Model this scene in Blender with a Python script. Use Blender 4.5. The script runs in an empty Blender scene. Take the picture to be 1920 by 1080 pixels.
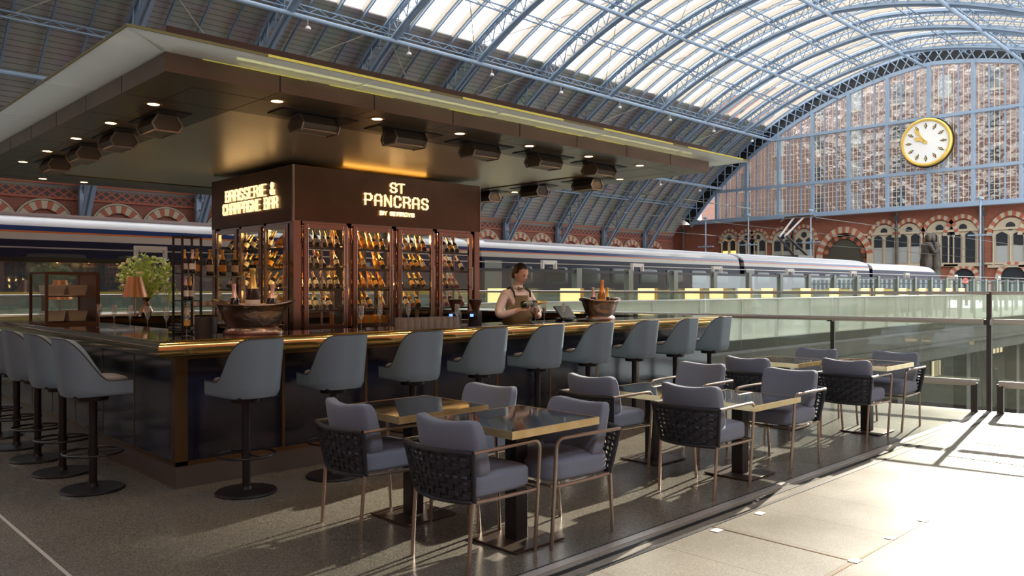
import bpy, math, random
from mathutils import Vector, Matrix
R = math.radians
PI = math.pi
random.seed(7)
scene = bpy.context.scene
C = scene.collection

# ---------------------------------------------------------------- camera, world, sun, exposure
CAMH = 1.55
cam_d = bpy.data.cameras.new('camera')
cam_d.sensor_width = 36.0
cam_d.lens = 28.0
cam_d.clip_end = 600
cam = bpy.data.objects.new('camera', cam_d)
C.objects.link(cam)
cam.location = (0, 0, CAMH)
cam.rotation_euler = (R(90), 0, R(45.8 - 90))
scene.camera = cam
scene.view_settings.view_transform = 'Standard'
scene.view_settings.look = 'None'
scene.view_settings.gamma = 1
scene.view_settings.exposure = 0.35
scene.view_settings.use_curve_mapping = False

try: scene.cycles.transparent_max_bounces = 40
except Exception: pass
world = bpy.data.worlds.new('world')
scene.world = world
world.use_nodes = True
wn = world.node_tree.nodes
wl = world.node_tree.links
bg = wn['Background']
bg.inputs['Strength'].default_value = 3.3
wtc = wn.new('ShaderNodeTexCoord')
wsep = wn.new('ShaderNodeSeparateXYZ')
wramp = wn.new('ShaderNodeValToRGB')
wramp.color_ramp.elements[0].position = 0.0
wramp.color_ramp.elements[0].color = (0.80, 0.83, 0.88, 1)
wramp.color_ramp.elements[1].position = 0.6
wramp.color_ramp.elements[1].color = (0.92, 0.96, 1.0, 1)
wl.new(wtc.outputs['Generated'], wsep.inputs[0])
wl.new(wsep.outputs[2], wramp.inputs[0])
wl.new(wramp.outputs[0], bg.inputs['Color'])

SUN_AZ, SUN_EL = R(8.8), R(21.0)
sd = bpy.data.lights.new('sun', 'SUN')
sd.energy = 10.5
sd.color = (1.0, 0.90, 0.74)
sd.angle = R(0.5)
sun = bpy.data.objects.new('sun', sd)
C.objects.link(sun)
sdir = Vector((math.cos(SUN_AZ) * math.cos(SUN_EL), math.sin(SUN_AZ) * math.cos(SUN_EL), math.sin(SUN_EL)))
sun.rotation_euler = sdir.to_track_quat('Z', 'Y').to_euler()

# ---------------------------------------------------------------- materials
MATS = {}
def mat(name, col, rough=0.5, metal=0.0, noise=None, bump=0.0, bscale=30.0, emit=None, estr=0.0, alpha=None, spec=None, coat=0.0, trans=0.0, ior=None, sheen=0.0):
    m = bpy.data.materials.new(name)
    m.use_nodes = True
    nt = m.node_tree
    b = nt.nodes['Principled BSDF']
    b.inputs['Base Color'].default_value = (*col, 1)
    b.inputs['Roughness'].default_value = rough
    b.inputs['Metallic'].default_value = metal
    if spec is not None: b.inputs['Specular IOR Level'].default_value = spec
    if coat: b.inputs['Coat Weight'].default_value = coat; b.inputs['Coat Roughness'].default_value = 0.05
    if trans: b.inputs['Transmission Weight'].default_value = trans
    if ior: b.inputs['IOR'].default_value = ior
    if sheen: b.inputs['Sheen Weight'].default_value = sheen
    if emit:
        b.inputs['Emission Color'].default_value = (*emit, 1)
        b.inputs['Emission Strength'].default_value = estr
    if alpha is not None: b.inputs['Alpha'].default_value = alpha
    tc = None
    if noise or bump:
        tc = nt.nodes.new('ShaderNodeTexCoord')
    if noise:                      # (scale, second colour, low, high)
        n = nt.nodes.new('ShaderNodeTexNoise')
        n.inputs['Scale'].default_value = noise[0]
        n.inputs['Detail'].default_value = 5
        nt.links.new(tc.outputs['Object'], n.inputs['Vector'])
        r = nt.nodes.new('ShaderNodeValToRGB')
        r.color_ramp.elements[0].position = noise[2]
        r.color_ramp.elements[1].position = noise[3]
        r.color_ramp.elements[0].color = (*col, 1)
        r.color_ramp.elements[1].color = (*noise[1], 1)
        nt.links.new(n.outputs['Fac'], r.inputs[0])
        nt.links.new(r.outputs[0], b.inputs['Base Color'])
    if bump:
        n2 = nt.nodes.new('ShaderNodeTexNoise')
        n2.inputs['Scale'].default_value = bscale
        n2.inputs['Detail'].default_value = 3
        nt.links.new(tc.outputs['Object'], n2.inputs['Vector'])
        bp = nt.nodes.new('ShaderNodeBump')
        bp.inputs['Strength'].default_value = bump
        bp.inputs['Distance'].default_value = 0.01
        nt.links.new(n2.outputs['Fac'], bp.inputs['Height'])
        nt.links.new(bp.outputs[0], b.inputs['Normal'])
    MATS[name] = m
    return m

def glass(name, tint, fac_gloss, rough=0.02, bump=0.0, bscale=3.0, body=0.0, bodycol=(1, 1, 1)):
    """thin architectural glass: clear tint + mirror reflection (+ a little diffuse dirt or frosting)"""
    m = bpy.data.materials.new(name)
    m.use_nodes = True
    nt = m.node_tree
    nt.nodes.clear()
    out = nt.nodes.new('ShaderNodeOutputMaterial')
    tr = nt.nodes.new('ShaderNodeBsdfTransparent'); tr.inputs[0].default_value = (*tint, 1)
    gl = nt.nodes.new('ShaderNodeBsdfGlossy'); gl.inputs['Roughness'].default_value = rough
    mx = nt.nodes.new('ShaderNodeMixShader')
    fr = nt.nodes.new('ShaderNodeFresnel'); fr.inputs[0].default_value = 1.5
    ma = nt.nodes.new('ShaderNodeMath'); ma.operation = 'ADD'; ma.use_clamp = True
    ma.inputs[1].default_value = fac_gloss
    gg = nt.nodes.new('ShaderNodeNewGeometry')          # the far face of the pane reflects nothing more
    inv = nt.nodes.new('ShaderNodeMath'); inv.operation = 'SUBTRACT'; inv.inputs[0].default_value = 1.0
    nt.links.new(gg.outputs['Backfacing'], inv.inputs[1])
    mu = nt.nodes.new('ShaderNodeMath'); mu.operation = 'MULTIPLY'
    nt.links.new(fr.outputs[0], mu.inputs[0]); nt.links.new(inv.outputs[0], mu.inputs[1])
    nt.links.new(mu.outputs[0], ma.inputs[0])
    if name not in ('roof_glass', 'screen_glass', 'bright_glass'): nt.links.new(ma.outputs[0], mx.inputs[0])
    else: mx.inputs[0].default_value = max(0.03, fac_gloss)
    nt.links.new(tr.outputs[0], mx.inputs[1])
    nt.links.new(gl.outputs[0], mx.inputs[2])
    last = mx
    if body > 0:
        df = nt.nodes.new('ShaderNodeBsdfDiffuse'); df.inputs[0].default_value = (*bodycol, 1)
        tl = nt.nodes.new('ShaderNodeBsdfTranslucent'); tl.inputs[0].default_value = (*bodycol, 1)
        ad = nt.nodes.new('ShaderNodeMixShader'); ad.inputs[0].default_value = 0.5
        nt.links.new(df.outputs[0], ad.inputs[1]); nt.links.new(tl.outputs[0], ad.inputs[2])
        m2 = nt.nodes.new('ShaderNodeMixShader'); m2.inputs[0].default_value = body
        nt.links.new(mx.outputs[0], m2.inputs[1]); nt.links.new(ad.outputs[0], m2.inputs[2])
        last = m2
    if bump:
        tc = nt.nodes.new('ShaderNodeTexCoord')
        n2 = nt.nodes.new('ShaderNodeTexNoise'); n2.inputs['Scale'].default_value = bscale
        n2.inputs['Detail'].default_value = 2
        nt.links.new(tc.outputs['Object'], n2.inputs['Vector'])
        bp = nt.nodes.new('ShaderNodeBump'); bp.inputs['Strength'].default_value = bump; bp.inputs['Distance'].default_value = 0.3
        nt.links.new(n2.outputs['Fac'], bp.inputs['Height'])
        nt.links.new(bp.outputs[0], gl.inputs['Normal'])
    nt.links.new(last.outputs[0], out.inputs[0])
    MATS[name] = m
    return m

mat('blue_steel', (0.16, 0.218, 0.295), 0.45, noise=(1.5, (0.205, 0.27, 0.35), 0.35, 0.7))
mat('pale_steel', (0.25, 0.325, 0.42), 0.4)
mat('gutter', (0.44, 0.38, 0.30), 0.7)
mat('black', (0.012, 0.012, 0.014), 0.45)
mat('black_iron', (0.015, 0.015, 0.018), 0.38, metal=0.3)
mat('bronze', (0.21, 0.165, 0.125), 0.36, metal=0.8, noise=(2, (0.16, 0.125, 0.095), 0.4, 0.7))
mat('sign_bronze', (0.13, 0.075, 0.045), 0.33, metal=0.7, noise=(3, (0.16, 0.09, 0.055), 0.4, 0.7))
mat('copper_frame', (0.40, 0.295, 0.245), 0.2, metal=0.95)
mat('steel_frame', (0.45, 0.40, 0.36), 0.22, metal=0.95)
mat('soffit', (0.62, 0.53, 0.39), 0.33, metal=0.6, noise=(0.8, (0.55, 0.46, 0.33), 0.4, 0.7), bump=0.1, bscale=2.0)
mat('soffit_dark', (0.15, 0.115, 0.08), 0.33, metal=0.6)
mat('brass', (0.78, 0.55, 0.22), 0.14, metal=1.0, bump=0.12, bscale=6)
mat('brass_edge', (0.62, 0.49, 0.25), 0.3, metal=0.8, noise=(12, (0.70, 0.58, 0.33), 0.4, 0.65))
mat('brass_strip', (0.17, 0.11, 0.055), 0.35, metal=0.9)
mat('nosing_dark_reflection', (0.34, 0.27, 0.16), 0.12, metal=1.0, bump=0.2, bscale=5)  # brass darkened for what the left side reflects
mat('navy_gloss', (0.008, 0.010, 0.022), 0.16, noise=(3, (0.018, 0.022, 0.045), 0.4, 0.7), bump=0.15, bscale=4)
mat('kick', (0.16, 0.145, 0.125), 0.38, metal=0.6)
mat('counter_black', (0.010, 0.009, 0.008), 0.05, coat=0.3)
mat('leather', (0.175, 0.25, 0.31), 0.42, bump=0.06, bscale=120, spec=0.5)
mat('leather_seat', (0.20, 0.19, 0.21), 0.5, bump=0.06, bscale=120)
mat('piping', (0.03, 0.035, 0.045), 0.5)
mat('fabric', (0.175, 0.215, 0.295), 0.9, bump=0.25, bscale=400, sheen=0.15)
mat('rope', (0.014, 0.019, 0.028), 0.45, bump=0.2, bscale=300)
mat('tube_bronze', (0.42, 0.36, 0.30), 0.28, metal=0.9)
mat('stone_top', (0.012, 0.016, 0.022), 0.05, noise=(5, (0.05, 0.075, 0.10), 0.55, 0.75), coat=0.4)
mat('base_plate', (0.09, 0.065, 0.05), 0.35, metal=0.7)
mat('rail_steel', (0.62, 0.60, 0.57), 0.32, metal=0.55)
mat('dark_steel', (0.10, 0.095, 0.085), 0.4, metal=0.6)
mat('hammered', (0.34, 0.24, 0.185), 0.27, metal=0.95, bump=0.5, bscale=30)
mat('bottle_green', (0.012, 0.022, 0.010), 0.08, coat=0.4)
mat('bottle_dark', (0.012, 0.010, 0.010), 0.10, coat=0.4)
mat('bottle_amber', (0.35, 0.14, 0.02), 0.12, coat=0.3)
mat('bottle_rose', (0.30, 0.10, 0.16), 0.12, coat=0.3)
mat('gold_foil', (0.80, 0.52, 0.14), 0.28, metal=0.8)
mat('orange_foil', (0.85, 0.30, 0.06), 0.3, metal=0.4)
mat('pink_foil', (0.80, 0.50, 0.42), 0.3, metal=0.5)
mat('cream', (0.72, 0.66, 0.52), 0.6)
mat('amber_label', (0.85, 0.42, 0.06), 0.5)
mat('white_paint', (0.78, 0.77, 0.74), 0.5)
mat('lamp_glow', (1, 0.8, 0.5), 0.5, emit=(1.0, 0.62, 0.25), estr=14)
mat('lamp_ring', (0.5, 0.28, 0.12), 0.3, metal=0.9)
mat('letter_glow', (1, 0.9, 0.7), 0.5, emit=(1.0, 0.72, 0.36), estr=0.9)
mat('cove_glow', (1, 0.7, 0.3), 0.5, emit=(1.0, 0.48, 0.08), estr=6)
mat('edge_glow_yellow', (0.55, 0.52, 0.14), 0.3, emit=(0.95, 0.85, 0.12), estr=0.2)
mat('edge_olive', (0.24, 0.26, 0.12), 0.2)
mat('train_white', (0.80, 0.80, 0.80), 0.3, metal=0.1)
mat('train_roof', (0.50, 0.51, 0.53), 0.35, metal=0.4)
mat('train_cream', (0.62, 0.60, 0.54), 0.35)
mat('train_navy', (0.010, 0.014, 0.045), 0.45, spec=0.25)
mat('train_blue', (0.03, 0.07, 0.24), 0.25)
mat('train_orange', (0.75, 0.22, 0.06), 0.4)
mat('train_yellow', (0.75, 0.52, 0.03), 0.4)
mat('train_glass', (0.04, 0.06, 0.065), 0.15, spec=0.4)
mat('train_grey', (0.24, 0.28, 0.26), 0.45)
mat('rubber', (0.02, 0.02, 0.02), 0.7)
mat('concrete', (0.12, 0.112, 0.09), 0.75, noise=(0.8, (0.085, 0.08, 0.062), 0.35, 0.7))
mat('platform', (0.62, 0.60, 0.52), 0.55)
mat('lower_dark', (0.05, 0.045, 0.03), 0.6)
mat('cream_sign', (0.75, 0.62, 0.30), 0.5, emit=(1.0, 0.78, 0.32), estr=0.9)
mat('shop_glow', (0.8, 0.7, 0.5), 0.5, emit=(1.0, 0.78, 0.42), estr=0.5)
mat('shop_blue', (0.1, 0.2, 0.5), 0.5, emit=(0.15, 0.3, 0.8), estr=0.25)
mat('red_lamp', (0.8, 0.05, 0.03), 0.5, emit=(1, 0.03, 0.02), estr=5)
mat('statue_bronze', (0.045, 0.035, 0.026), 0.5, metal=0.4, noise=(1.2, (0.08, 0.065, 0.05), 0.4, 0.7))
mat('stone_cream', (0.42, 0.35, 0.25), 0.8)
mat('brick_red', (0.34, 0.10, 0.055), 0.8)
mat('window_dark', (0.03, 0.035, 0.04), 0.12)
mat('window_pale', (0.33, 0.34, 0.32), 0.2)
mat('warm_window', (0.9, 0.6, 0.2), 0.5, emit=(1.0, 0.6, 0.15), estr=1.2)
mat('clock_face', (0.82, 0.80, 0.76), 0.5)
mat('gold', (0.80, 0.52, 0.12), 0.35, metal=0.5)
mat('skin', (0.74, 0.48, 0.36), 0.5)
mat('lips', (0.45, 0.20, 0.16), 0.5)
mat('hair', (0.012, 0.009, 0.008), 0.5)
mat('shirt', (0.86, 0.75, 0.71), 0.75)
mat('apron', (0.235, 0.19, 0.105), 0.85)
mat('trousers', (0.03, 0.03, 0.035), 0.8)
mat('eye', (0.02, 0.015, 0.01), 0.2)
mat('strip_lamp', (1, .95, .8), 0.5, emit=(1.0, 0.88, 0.28), estr=3.5)
mat('leaf', (0.42, 0.56, 0.10), 0.6, noise=(30, (0.60, 0.68, 0.22), 0.4, 0.6))
mat('flower', (0.80, 0.78, 0.46), 0.6)
mat('shade_copper', (0.66, 0.34, 0.20), 0.3, metal=0.9, emit=(1.0, 0.35, 0.12), estr=0.03)
mat('wood_brown', (0.085, 0.038, 0.02), 0.4)
mat('basket', (0.62, 0.52, 0.38), 0.8, bump=0.3, bscale=60)
mat('screen', (0.03, 0.03, 0.035), 0.15)
mat('heater', (0.13, 0.11, 0.09), 0.4, metal=0.5)
mat('heater_steel', (0.42, 0.36, 0.30), 0.28, metal=0.9)
mat('heater_mesh', (0.34, 0.29, 0.22), 0.45, metal=0.6)
mat('canopy_brown', (0.055, 0.032, 0.02), 0.5)
mat('marker', (0.78, 0.76, 0.70), 0.5)
mat('joint', (0.42, 0.40, 0.36), 0.6)
mat('blue_led', (0.05, 0.1, 0.8), 0.5, emit=(0.1, 0.2, 1), estr=3)
glass('clear', (0.95, 0.97, 0.96), 0.0)
glass('green_glass', (0.93, 0.96, 0.93), 0.03, body=0.012, bodycol=(0.55, 0.68, 0.58))
glass('bright_glass', (0.93, 0.97, 0.93), 0.03, body=0.32, bodycol=(0.96, 0.96, 0.84))
glass('screen_glass', (0.88, 0.93, 0.90), 0.08, body=0.035, bodycol=(0.5, 0.6, 0.52))
glass('dark_glass', (0.50, 0.52, 0.45), 0.03, body=0.04, bodycol=(0.5, 0.5, 0.35))
glass('gable_glass', (0.62, 0.62, 0.62), 0.32, rough=0.02, bump=1.0, bscale=0.9, body=0.03, bodycol=(0.8, 0.8, 0.8))
glass('roof_glass', (0.97, 0.98, 1.0), 0.0)
glass('frosted', (0.85, 0.90, 0.90), 0.10, rough=0.06, body=0.62, bodycol=(0.93, 0.94, 0.88))

def nd(nt, t, **kw):
    n = nt.nodes.new(t)
    for k, v in kw.items(): setattr(n, k, v)
    return n
def math_node(nt, op, a, b=None):
    n = nd(nt, 'ShaderNodeMath', operation=op)
    for i, v in enumerate((a, b)):
        if v is None: continue
        if isinstance(v, (int, float)): n.inputs[i].default_value = v
        else: nt.links.new(v, n.inputs[i])
    return n.outputs[0]

def wall_brick(name, c1, c2, mortar, frieze=None):
    m = bpy.data.materials.new(name); m.use_nodes = True
    nt = m.node_tree; b = nt.nodes['Principled BSDF']
    b.inputs['Roughness'].default_value = 0.85
    g = nd(nt, 'ShaderNodeNewGeometry'); s = nd(nt, 'ShaderNodeSeparateXYZ')
    nt.links.new(g.outputs['Position'], s.inputs[0])
    a = math_node(nt, 'ADD', s.outputs[0], s.outputs[1])
    cb = nd(nt, 'ShaderNodeCombineXYZ')
    nt.links.new(a, cb.inputs[0]); nt.links.new(s.outputs[2], cb.inputs[1])
    br = nd(nt, 'ShaderNodeTexBrick')
    br.inputs['Scale'].default_value = 1.0
    br.inputs['Brick Width'].default_value = 0.46
    br.inputs['Row Height'].default_value = 0.15
    br.inputs['Mortar Size'].default_value = 0.012
    br.inputs['Color1'].default_value = (*c1, 1); br.inputs['Color2'].default_value = (*c2, 1)
    br.inputs['Mortar'].default_value = (*mortar, 1)
    nt.links.new(cb.outputs[0], br.inputs['Vector'])
    col = br.outputs['Color']
    if frieze:
        z0, z1 = frieze
        u = math_node(nt, 'MULTIPLY', a, 1.15); v = math_node(nt, 'MULTIPLY', s.outputs[2], 1.6)
        d1 = math_node(nt, 'ABSOLUTE', math_node(nt, 'SUBTRACT', math_node(nt, 'FRACT', math_node(nt, 'ADD', u, v)), 0.5))
        d2 = math_node(nt, 'ABSOLUTE', math_node(nt, 'SUBTRACT', math_node(nt, 'FRACT', math_node(nt, 'SUBTRACT', u, v)), 0.5))
        mn = math_node(nt, 'LESS_THAN', math_node(nt, 'MINIMUM', d1, d2), 0.12)
        inz = math_node(nt, 'MULTIPLY', math_node(nt, 'GREATER_THAN', s.outputs[2], z0), math_node(nt, 'LESS_THAN', s.outputs[2], z1))
        mxa = nd(nt, 'ShaderNodeMix', data_type='RGBA')
        mxa.inputs[6].default_value = (0.075, 0.055, 0.05, 1); mxa.inputs[7].default_value = (0.34, 0.10, 0.06, 1)
        nt.links.new(mn, mxa.inputs[0])
        mxb = nd(nt, 'ShaderNodeMix', data_type='RGBA')
        nt.links.new(inz, mxb.inputs[0]); nt.links.new(col, mxb.inputs[6]); nt.links.new(mxa.outputs[2], mxb.inputs[7])
        col = mxb.outputs[2]
    nt.links.new(col, b.inputs['Base Color'])
    MATS[name] = m
wall_brick('brick_wall', (0.26, 0.085, 0.05), (0.20, 0.06, 0.04), (0.16, 0.09, 0.07), (9.45, 10.45))
wall_brick('brick_upper', (0.25, 0.12, 0.085), (0.19, 0.095, 0.07), (0.24, 0.18, 0.14))
wall_brick('brick_hotel', (0.29, 0.088, 0.048), (0.22, 0.066, 0.038), (0.24, 0.12, 0.08))

def terrazzo(name, base, dark, light, rough, tiles=None):
    m = bpy.data.materials.new(name); m.use_nodes = True
    nt = m.node_tree; b = nt.nodes['Principled BSDF']
    b.inputs['Roughness'].default_value = rough
    g = nd(nt, 'ShaderNodeNewGeometry')
    v = nd(nt, 'ShaderNodeTexVoronoi'); v.inputs['Scale'].default_value = 190
    nt.links.new(g.outputs['Position'], v.inputs['Vector'])
    r = nd(nt, 'ShaderNodeValToRGB'); r.color_ramp.interpolation = 'CONSTANT'
    e = r.color_ramp.elements
    e[0].color = (*base, 1); e[1].position = 0.45; e[1].color = (*dark, 1)
    x = e.new(0.72); x.color = (*base, 1); x = e.new(0.86); x.color = (*light, 1)
    s = nd(nt, 'ShaderNodeSeparateColor'); nt.links.new(v.outputs['Color'], s.inputs[0])
    nt.links.new(s.outputs[0], r.inputs[0])
    n = nd(nt, 'ShaderNodeTexNoise'); n.inputs['Scale'].default_value = 0.9; n.inputs['Detail'].default_value = 6
    nt.links.new(g.outputs['Position'], n.inputs['Vector'])
    mr = nd(nt, 'ShaderNodeMapRange'); mr.inputs[1].default_value = 0.3; mr.inputs[2].default_value = 0.7
    mr.inputs[3].default_value = 0.82; mr.inputs[4].default_value = 1.1
    nt.links.new(n.outputs['Fac'], mr.inputs[0])
    mx = nd(nt, 'ShaderNodeMix', data_type='RGBA', blend_type='MULTIPLY'); mx.inputs[0].default_value = 1
    nt.links.new(r.outputs[0], mx.inputs[6]); nt.links.new(mr.outputs[0], mx.inputs[7])
    col = mx.outputs[2]
    if tiles:
        br = nd(nt, 'ShaderNodeTexBrick'); br.inputs['Scale'].default_value = 1
        br.inputs['Brick Width'].default_value = tiles[0]; br.inputs['Row Height'].default_value = tiles[1]
        br.inputs['Mortar Size'].default_value = 0.004
        br.inputs['Color1'].default_value = (1, 1, 1, 1); br.inputs['Color2'].default_value = (0.93, 0.93, 0.93, 1)
        br.inputs['Mortar'].default_value = (0.55, 0.5, 0.45, 1)
        mp = nd(nt, 'ShaderNodeMapping'); mp.inputs['Rotation'].default_value = (0, 0, R(90)); mp.inputs['Location'].default_value = (0.1, 0.22, 0)
        nt.links.new(g.outputs['Position'], mp.inputs[0]); nt.links.new(mp.outputs[0], br.inputs['Vector'])
        m2 = nd(nt, 'ShaderNodeMix', data_type='RGBA', blend_type='MULTIPLY'); m2.inputs[0].default_value = 1
        nt.links.new(col, m2.inputs[6]); nt.links.new(br.outputs['Color'], m2.inputs[7]); col = m2.outputs[2]
    nt.links.new(col, b.inputs['Base Color'])
    rr = nd(nt, 'ShaderNodeMapRange'); rr.inputs[3].default_value = rough * 0.75; rr.inputs[4].default_value = rough * 1.35
    nt.links.new(n.outputs['Fac'], rr.inputs[0]); nt.links.new(rr.outputs[0], b.inputs['Roughness'])
    MATS[name] = m
terrazzo('terrazzo_dark', (0.155, 0.145, 0.12), (0.095, 0.088, 0.07), (0.25, 0.24, 0.20), 0.24)
terrazzo('terrazzo_pale', (0.30, 0.28, 0.235), (0.24, 0.22, 0.18), (0.40, 0.375, 0.33), 0.30, tiles=(1.8, 0.6))

def planks(name, col, dark):
    m = bpy.data.materials.new(name); m.use_nodes = True
    nt = m.node_tree; b = nt.nodes['Principled BSDF']; b.inputs['Roughness'].default_value = 0.8
    g = nd(nt, 'ShaderNodeNewGeometry'); s = nd(nt, 'ShaderNodeSeparateXYZ'); nt.links.new(g.outputs['Position'], s.inputs[0])
    t = math_node(nt, 'SUBTRACT', math_node(nt, 'MULTIPLY', s.outputs[2], 1.6), math_node(nt, 'MULTIPLY', s.outputs[1], 1.2))
    f = math_node(nt, 'FRACT', t)
    l = math_node(nt, 'LESS_THAN', f, 0.16)
    mx = nd(nt, 'ShaderNodeMix', data_type='RGBA'); mx.inputs[6].default_value = (*col, 1); mx.inputs[7].default_value = (*dark, 1)
    nt.links.new(l, mx.inputs[0])
    n = nd(nt, 'ShaderNodeTexNoise'); n.inputs['Scale'].default_value = 0.4
    nt.links.new(g.outputs['Position'], n.inputs['Vector'])
    m2 = nd(nt, 'ShaderNodeMix', data_type='RGBA', blend_type='MULTIPLY'); m2.inputs[0].default_value = 0.5
    nt.links.new(mx.outputs[2], m2.inputs[6]); nt.links.new(n.outputs['Color'], m2.inputs[7])
    nt.links.new(m2.outputs[2], b.inputs['Base Color'])
    MATS[name] = m
planks('roof_planks', (0.40, 0.37, 0.33), (0.20, 0.185, 0.165))

# ---------------------------------------------------------------- mesh builder
class MB:
    def __init__(self): self.v = []; self.f = []; self.m = []; self.mats = []
    def mi(self, name):
        if name is None: return 0
        if name not in self.mats: self.mats.append(name)
        return self.mats.index(name)
    def add(self, vs, fs, m=None):
        o = len(self.v); k = self.mi(m)
        self.v += [tuple(v) for v in vs]
        for f in fs: self.f.append(tuple(i + o for i in f)); self.m.append(k)
        return self
    def box(self, c, s, rz=0, m=None, rot=None):
        x, y, z = s[0] / 2, s[1] / 2, s[2] / 2
        vs = [Vector((a, b, d)) for d in (-z, z) for b in (-y, y) for a in (-x, x)]
        M = rot if rot else Matrix.Rotation(rz, 3, 'Z')
        c = Vector(c)
        return self.add([M @ v + c for v in vs], [(0, 2, 3, 1), (4, 5, 7, 6), (0, 1, 5, 4), (2, 6, 7, 3), (0, 4, 6, 2), (1, 3, 7, 5)], m)
    def b2(self, x0, x1, y0, y1, z0, z1, m=None):
        return self.box(((x0 + x1) / 2, (y0 + y1) / 2, (z0 + z1) / 2), (abs(x1 - x0), abs(y1 - y0), abs(z1 - z0)), m=m)
    def bar(self, p, q, w, h=None, up=(0, 0, 1), m=None):
        p = Vector(p); q = Vector(q); h = h or w
        d = (q - p); L = d.length
        if L < 1e-6: return self
        d.normalize(); u = Vector(up)
        if abs(d.dot(u)) > 0.98: u = Vector((1, 0, 0)) if abs(d.x) < 0.9 else Vector((0, 1, 0))
        s = d.cross(u).normalized(); u = s.cross(d).normalized()
        vs = []
        for e in (p, q):
            for a, b in ((-1, -1), (1, -1), (1, 1), (-1, 1)):
                vs.append(e + s * (a * w / 2) + u * (b * h / 2))
        return self.add(vs, [(0, 1, 2, 3), (7, 6, 5, 4), (0, 4, 5, 1), (1, 5, 6, 2), (2, 6, 7, 3), (3, 7, 4, 0)], m)
    def tube(self, pts, r, seg=8, closed=False, m=None, flat=1.0):
        pts = [Vector(p) for p in pts]; n = len(pts); rs = r if isinstance(r, (list, tuple)) else [r] * n
        vs = []; fs = []; pu = None
        for i, p in enumerate(pts):
            a = pts[(i - 1) % n] if (closed or i > 0) else p
            b = pts[(i + 1) % n] if (closed or i < n - 1) else p
            d = (b - a).normalized()
            if pu is None:
                pu = Vector((0, 0, 1)) if abs(d.z) < 0.9 else Vector((1, 0, 0))
            s = d.cross(pu)
            if s.length < 1e-4: s = d.cross(Vector((0, 1, 0)))
            s.normalize(); u = s.cross(d).normalized(); pu = u
            for k in range(seg):
                t = 2 * PI * k / seg
                vs.append(p + s * (math.cos(t) * rs[i]) + u * (math.sin(t) * rs[i] * flat))
        for i in range(n if closed else n - 1):
            j = (i + 1) % n
            for k in range(seg):
                l = (k + 1) % seg
                fs.append((i * seg + k, i * seg + l, j * seg + l, j * seg + k))
        if not closed:
            fs.append(tuple(range(seg - 1, -1, -1))); fs.append(tuple((n - 1) * seg + k for k in range(seg)))
        return self.add(vs, fs, m)
    def lathe(self, prof, c=(0, 0, 0), seg=20, m=None, sx=1, sy=1, M=None, cap=True):
        vs = []; fs = []; n = len(prof); c = Vector(c)
        for r, z in prof:
            for k in range(seg):
                t = 2 * PI * k / seg
                v = Vector((r * math.cos(t) * sx, r * math.sin(t) * sy, z))
                vs.append((M @ v if M else v) + c)
        for i in range(n - 1):
            for k in range(seg):
                l = (k + 1) % seg
                fs.append((i * seg + k, i * seg + l, (i + 1) * seg + l, (i + 1) * seg + k))
        if cap and prof[0][0] > 1.5e-3: fs.append(tuple(range(seg - 1, -1, -1)))
        if cap and prof[-1][0] > 1.5e-3: fs.append(tuple((n - 1) * seg + k for k in range(seg)))
        return self.add(vs, fs, m)
    def cyl(self, c, r, h, seg=20, m=None): return self.lathe([(r, 0), (r, h)], c, seg, m)
    def grid(self, fn, nu, nv, m=None, wrap=False):
        vs = [fn(i / nu, j / nv) for j in range(nv + 1) for i in range(nu + (0 if wrap else 1))]
        w = nu if wrap else nu + 1; fs = []
        for j in range(nv):
            for i in range(nu):
                k = (i + 1) % w if wrap else i + 1
                fs.append((j * w + i, j * w + k, (j + 1) * w + k, (j + 1) * w + i))
        return self.add(vs, fs, m)
    def prism(self, poly, z0, z1, m=None):
        n = len(poly)
        vs = [(x, y, z0) for x, y in poly] + [(x, y, z1) for x, y in poly]
        fs = [tuple(range(n - 1, -1, -1)), tuple(range(n, 2 * n))] + [(i, (i + 1) % n, n + (i + 1) % n, n + i) for i in range(n)]
        return self.add(vs, fs, m)
    def prism_x(self, poly, x0, x1, m=None):       # polygon in (y, z), extruded along x
        n = len(poly)
        vs = [(x0, y, z) for y, z in poly] + [(x1, y, z) for y, z in poly]
        fs = [tuple(range(n)), tuple(range(2 * n - 1, n - 1, -1))] + [(i, n + i, n + (i + 1) % n, (i + 1) % n) for i in range(n)]
        return self.add(vs, fs, m)
    def superbox(self, c, s, n=6.0, seg=8, fn=None, m=None):
        vs = []; fs = []; c = Vector(c)
        idx = {}
        def vid(p):
            k = tuple(round(q, 5) for q in p)
            if k not in idx:
                a = (abs(p[0]) ** n + abs(p[1]) ** n + abs(p[2]) ** n) ** (1 / n)
                q = Vector((p[0] / a, p[1] / a, p[2] / a))
                q = Vector((q.x * s[0] / 2, q.y * s[1] / 2, q.z * s[2] / 2))
                if fn: q = fn(q)
                idx[k] = len(vs); vs.append(q + c)
            return idx[k]
        for ax in range(3):
            for sg in (-1, 1):
                for i in range(seg):
                    for j in range(seg):
                        q = []
                        for (a, b) in ((i, j), (i + 1, j), (i + 1, j + 1), (i, j + 1)):
                            p = [0, 0, 0]; p[ax] = sg
                            p[(ax + 1) % 3] = math.sin(PI / 2 * (2 * a / seg - 1)) if n < 3 else 2 * a / seg - 1
                            p[(ax + 2) % 3] = math.sin(PI / 2 * (2 * b / seg - 1)) if n < 3 else 2 * b / seg - 1
                            q.append(vid(p))
                        fs.append(tuple(q) if sg > 0 else tuple(q[::-1]))
        return self.add(vs, fs, m)
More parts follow.
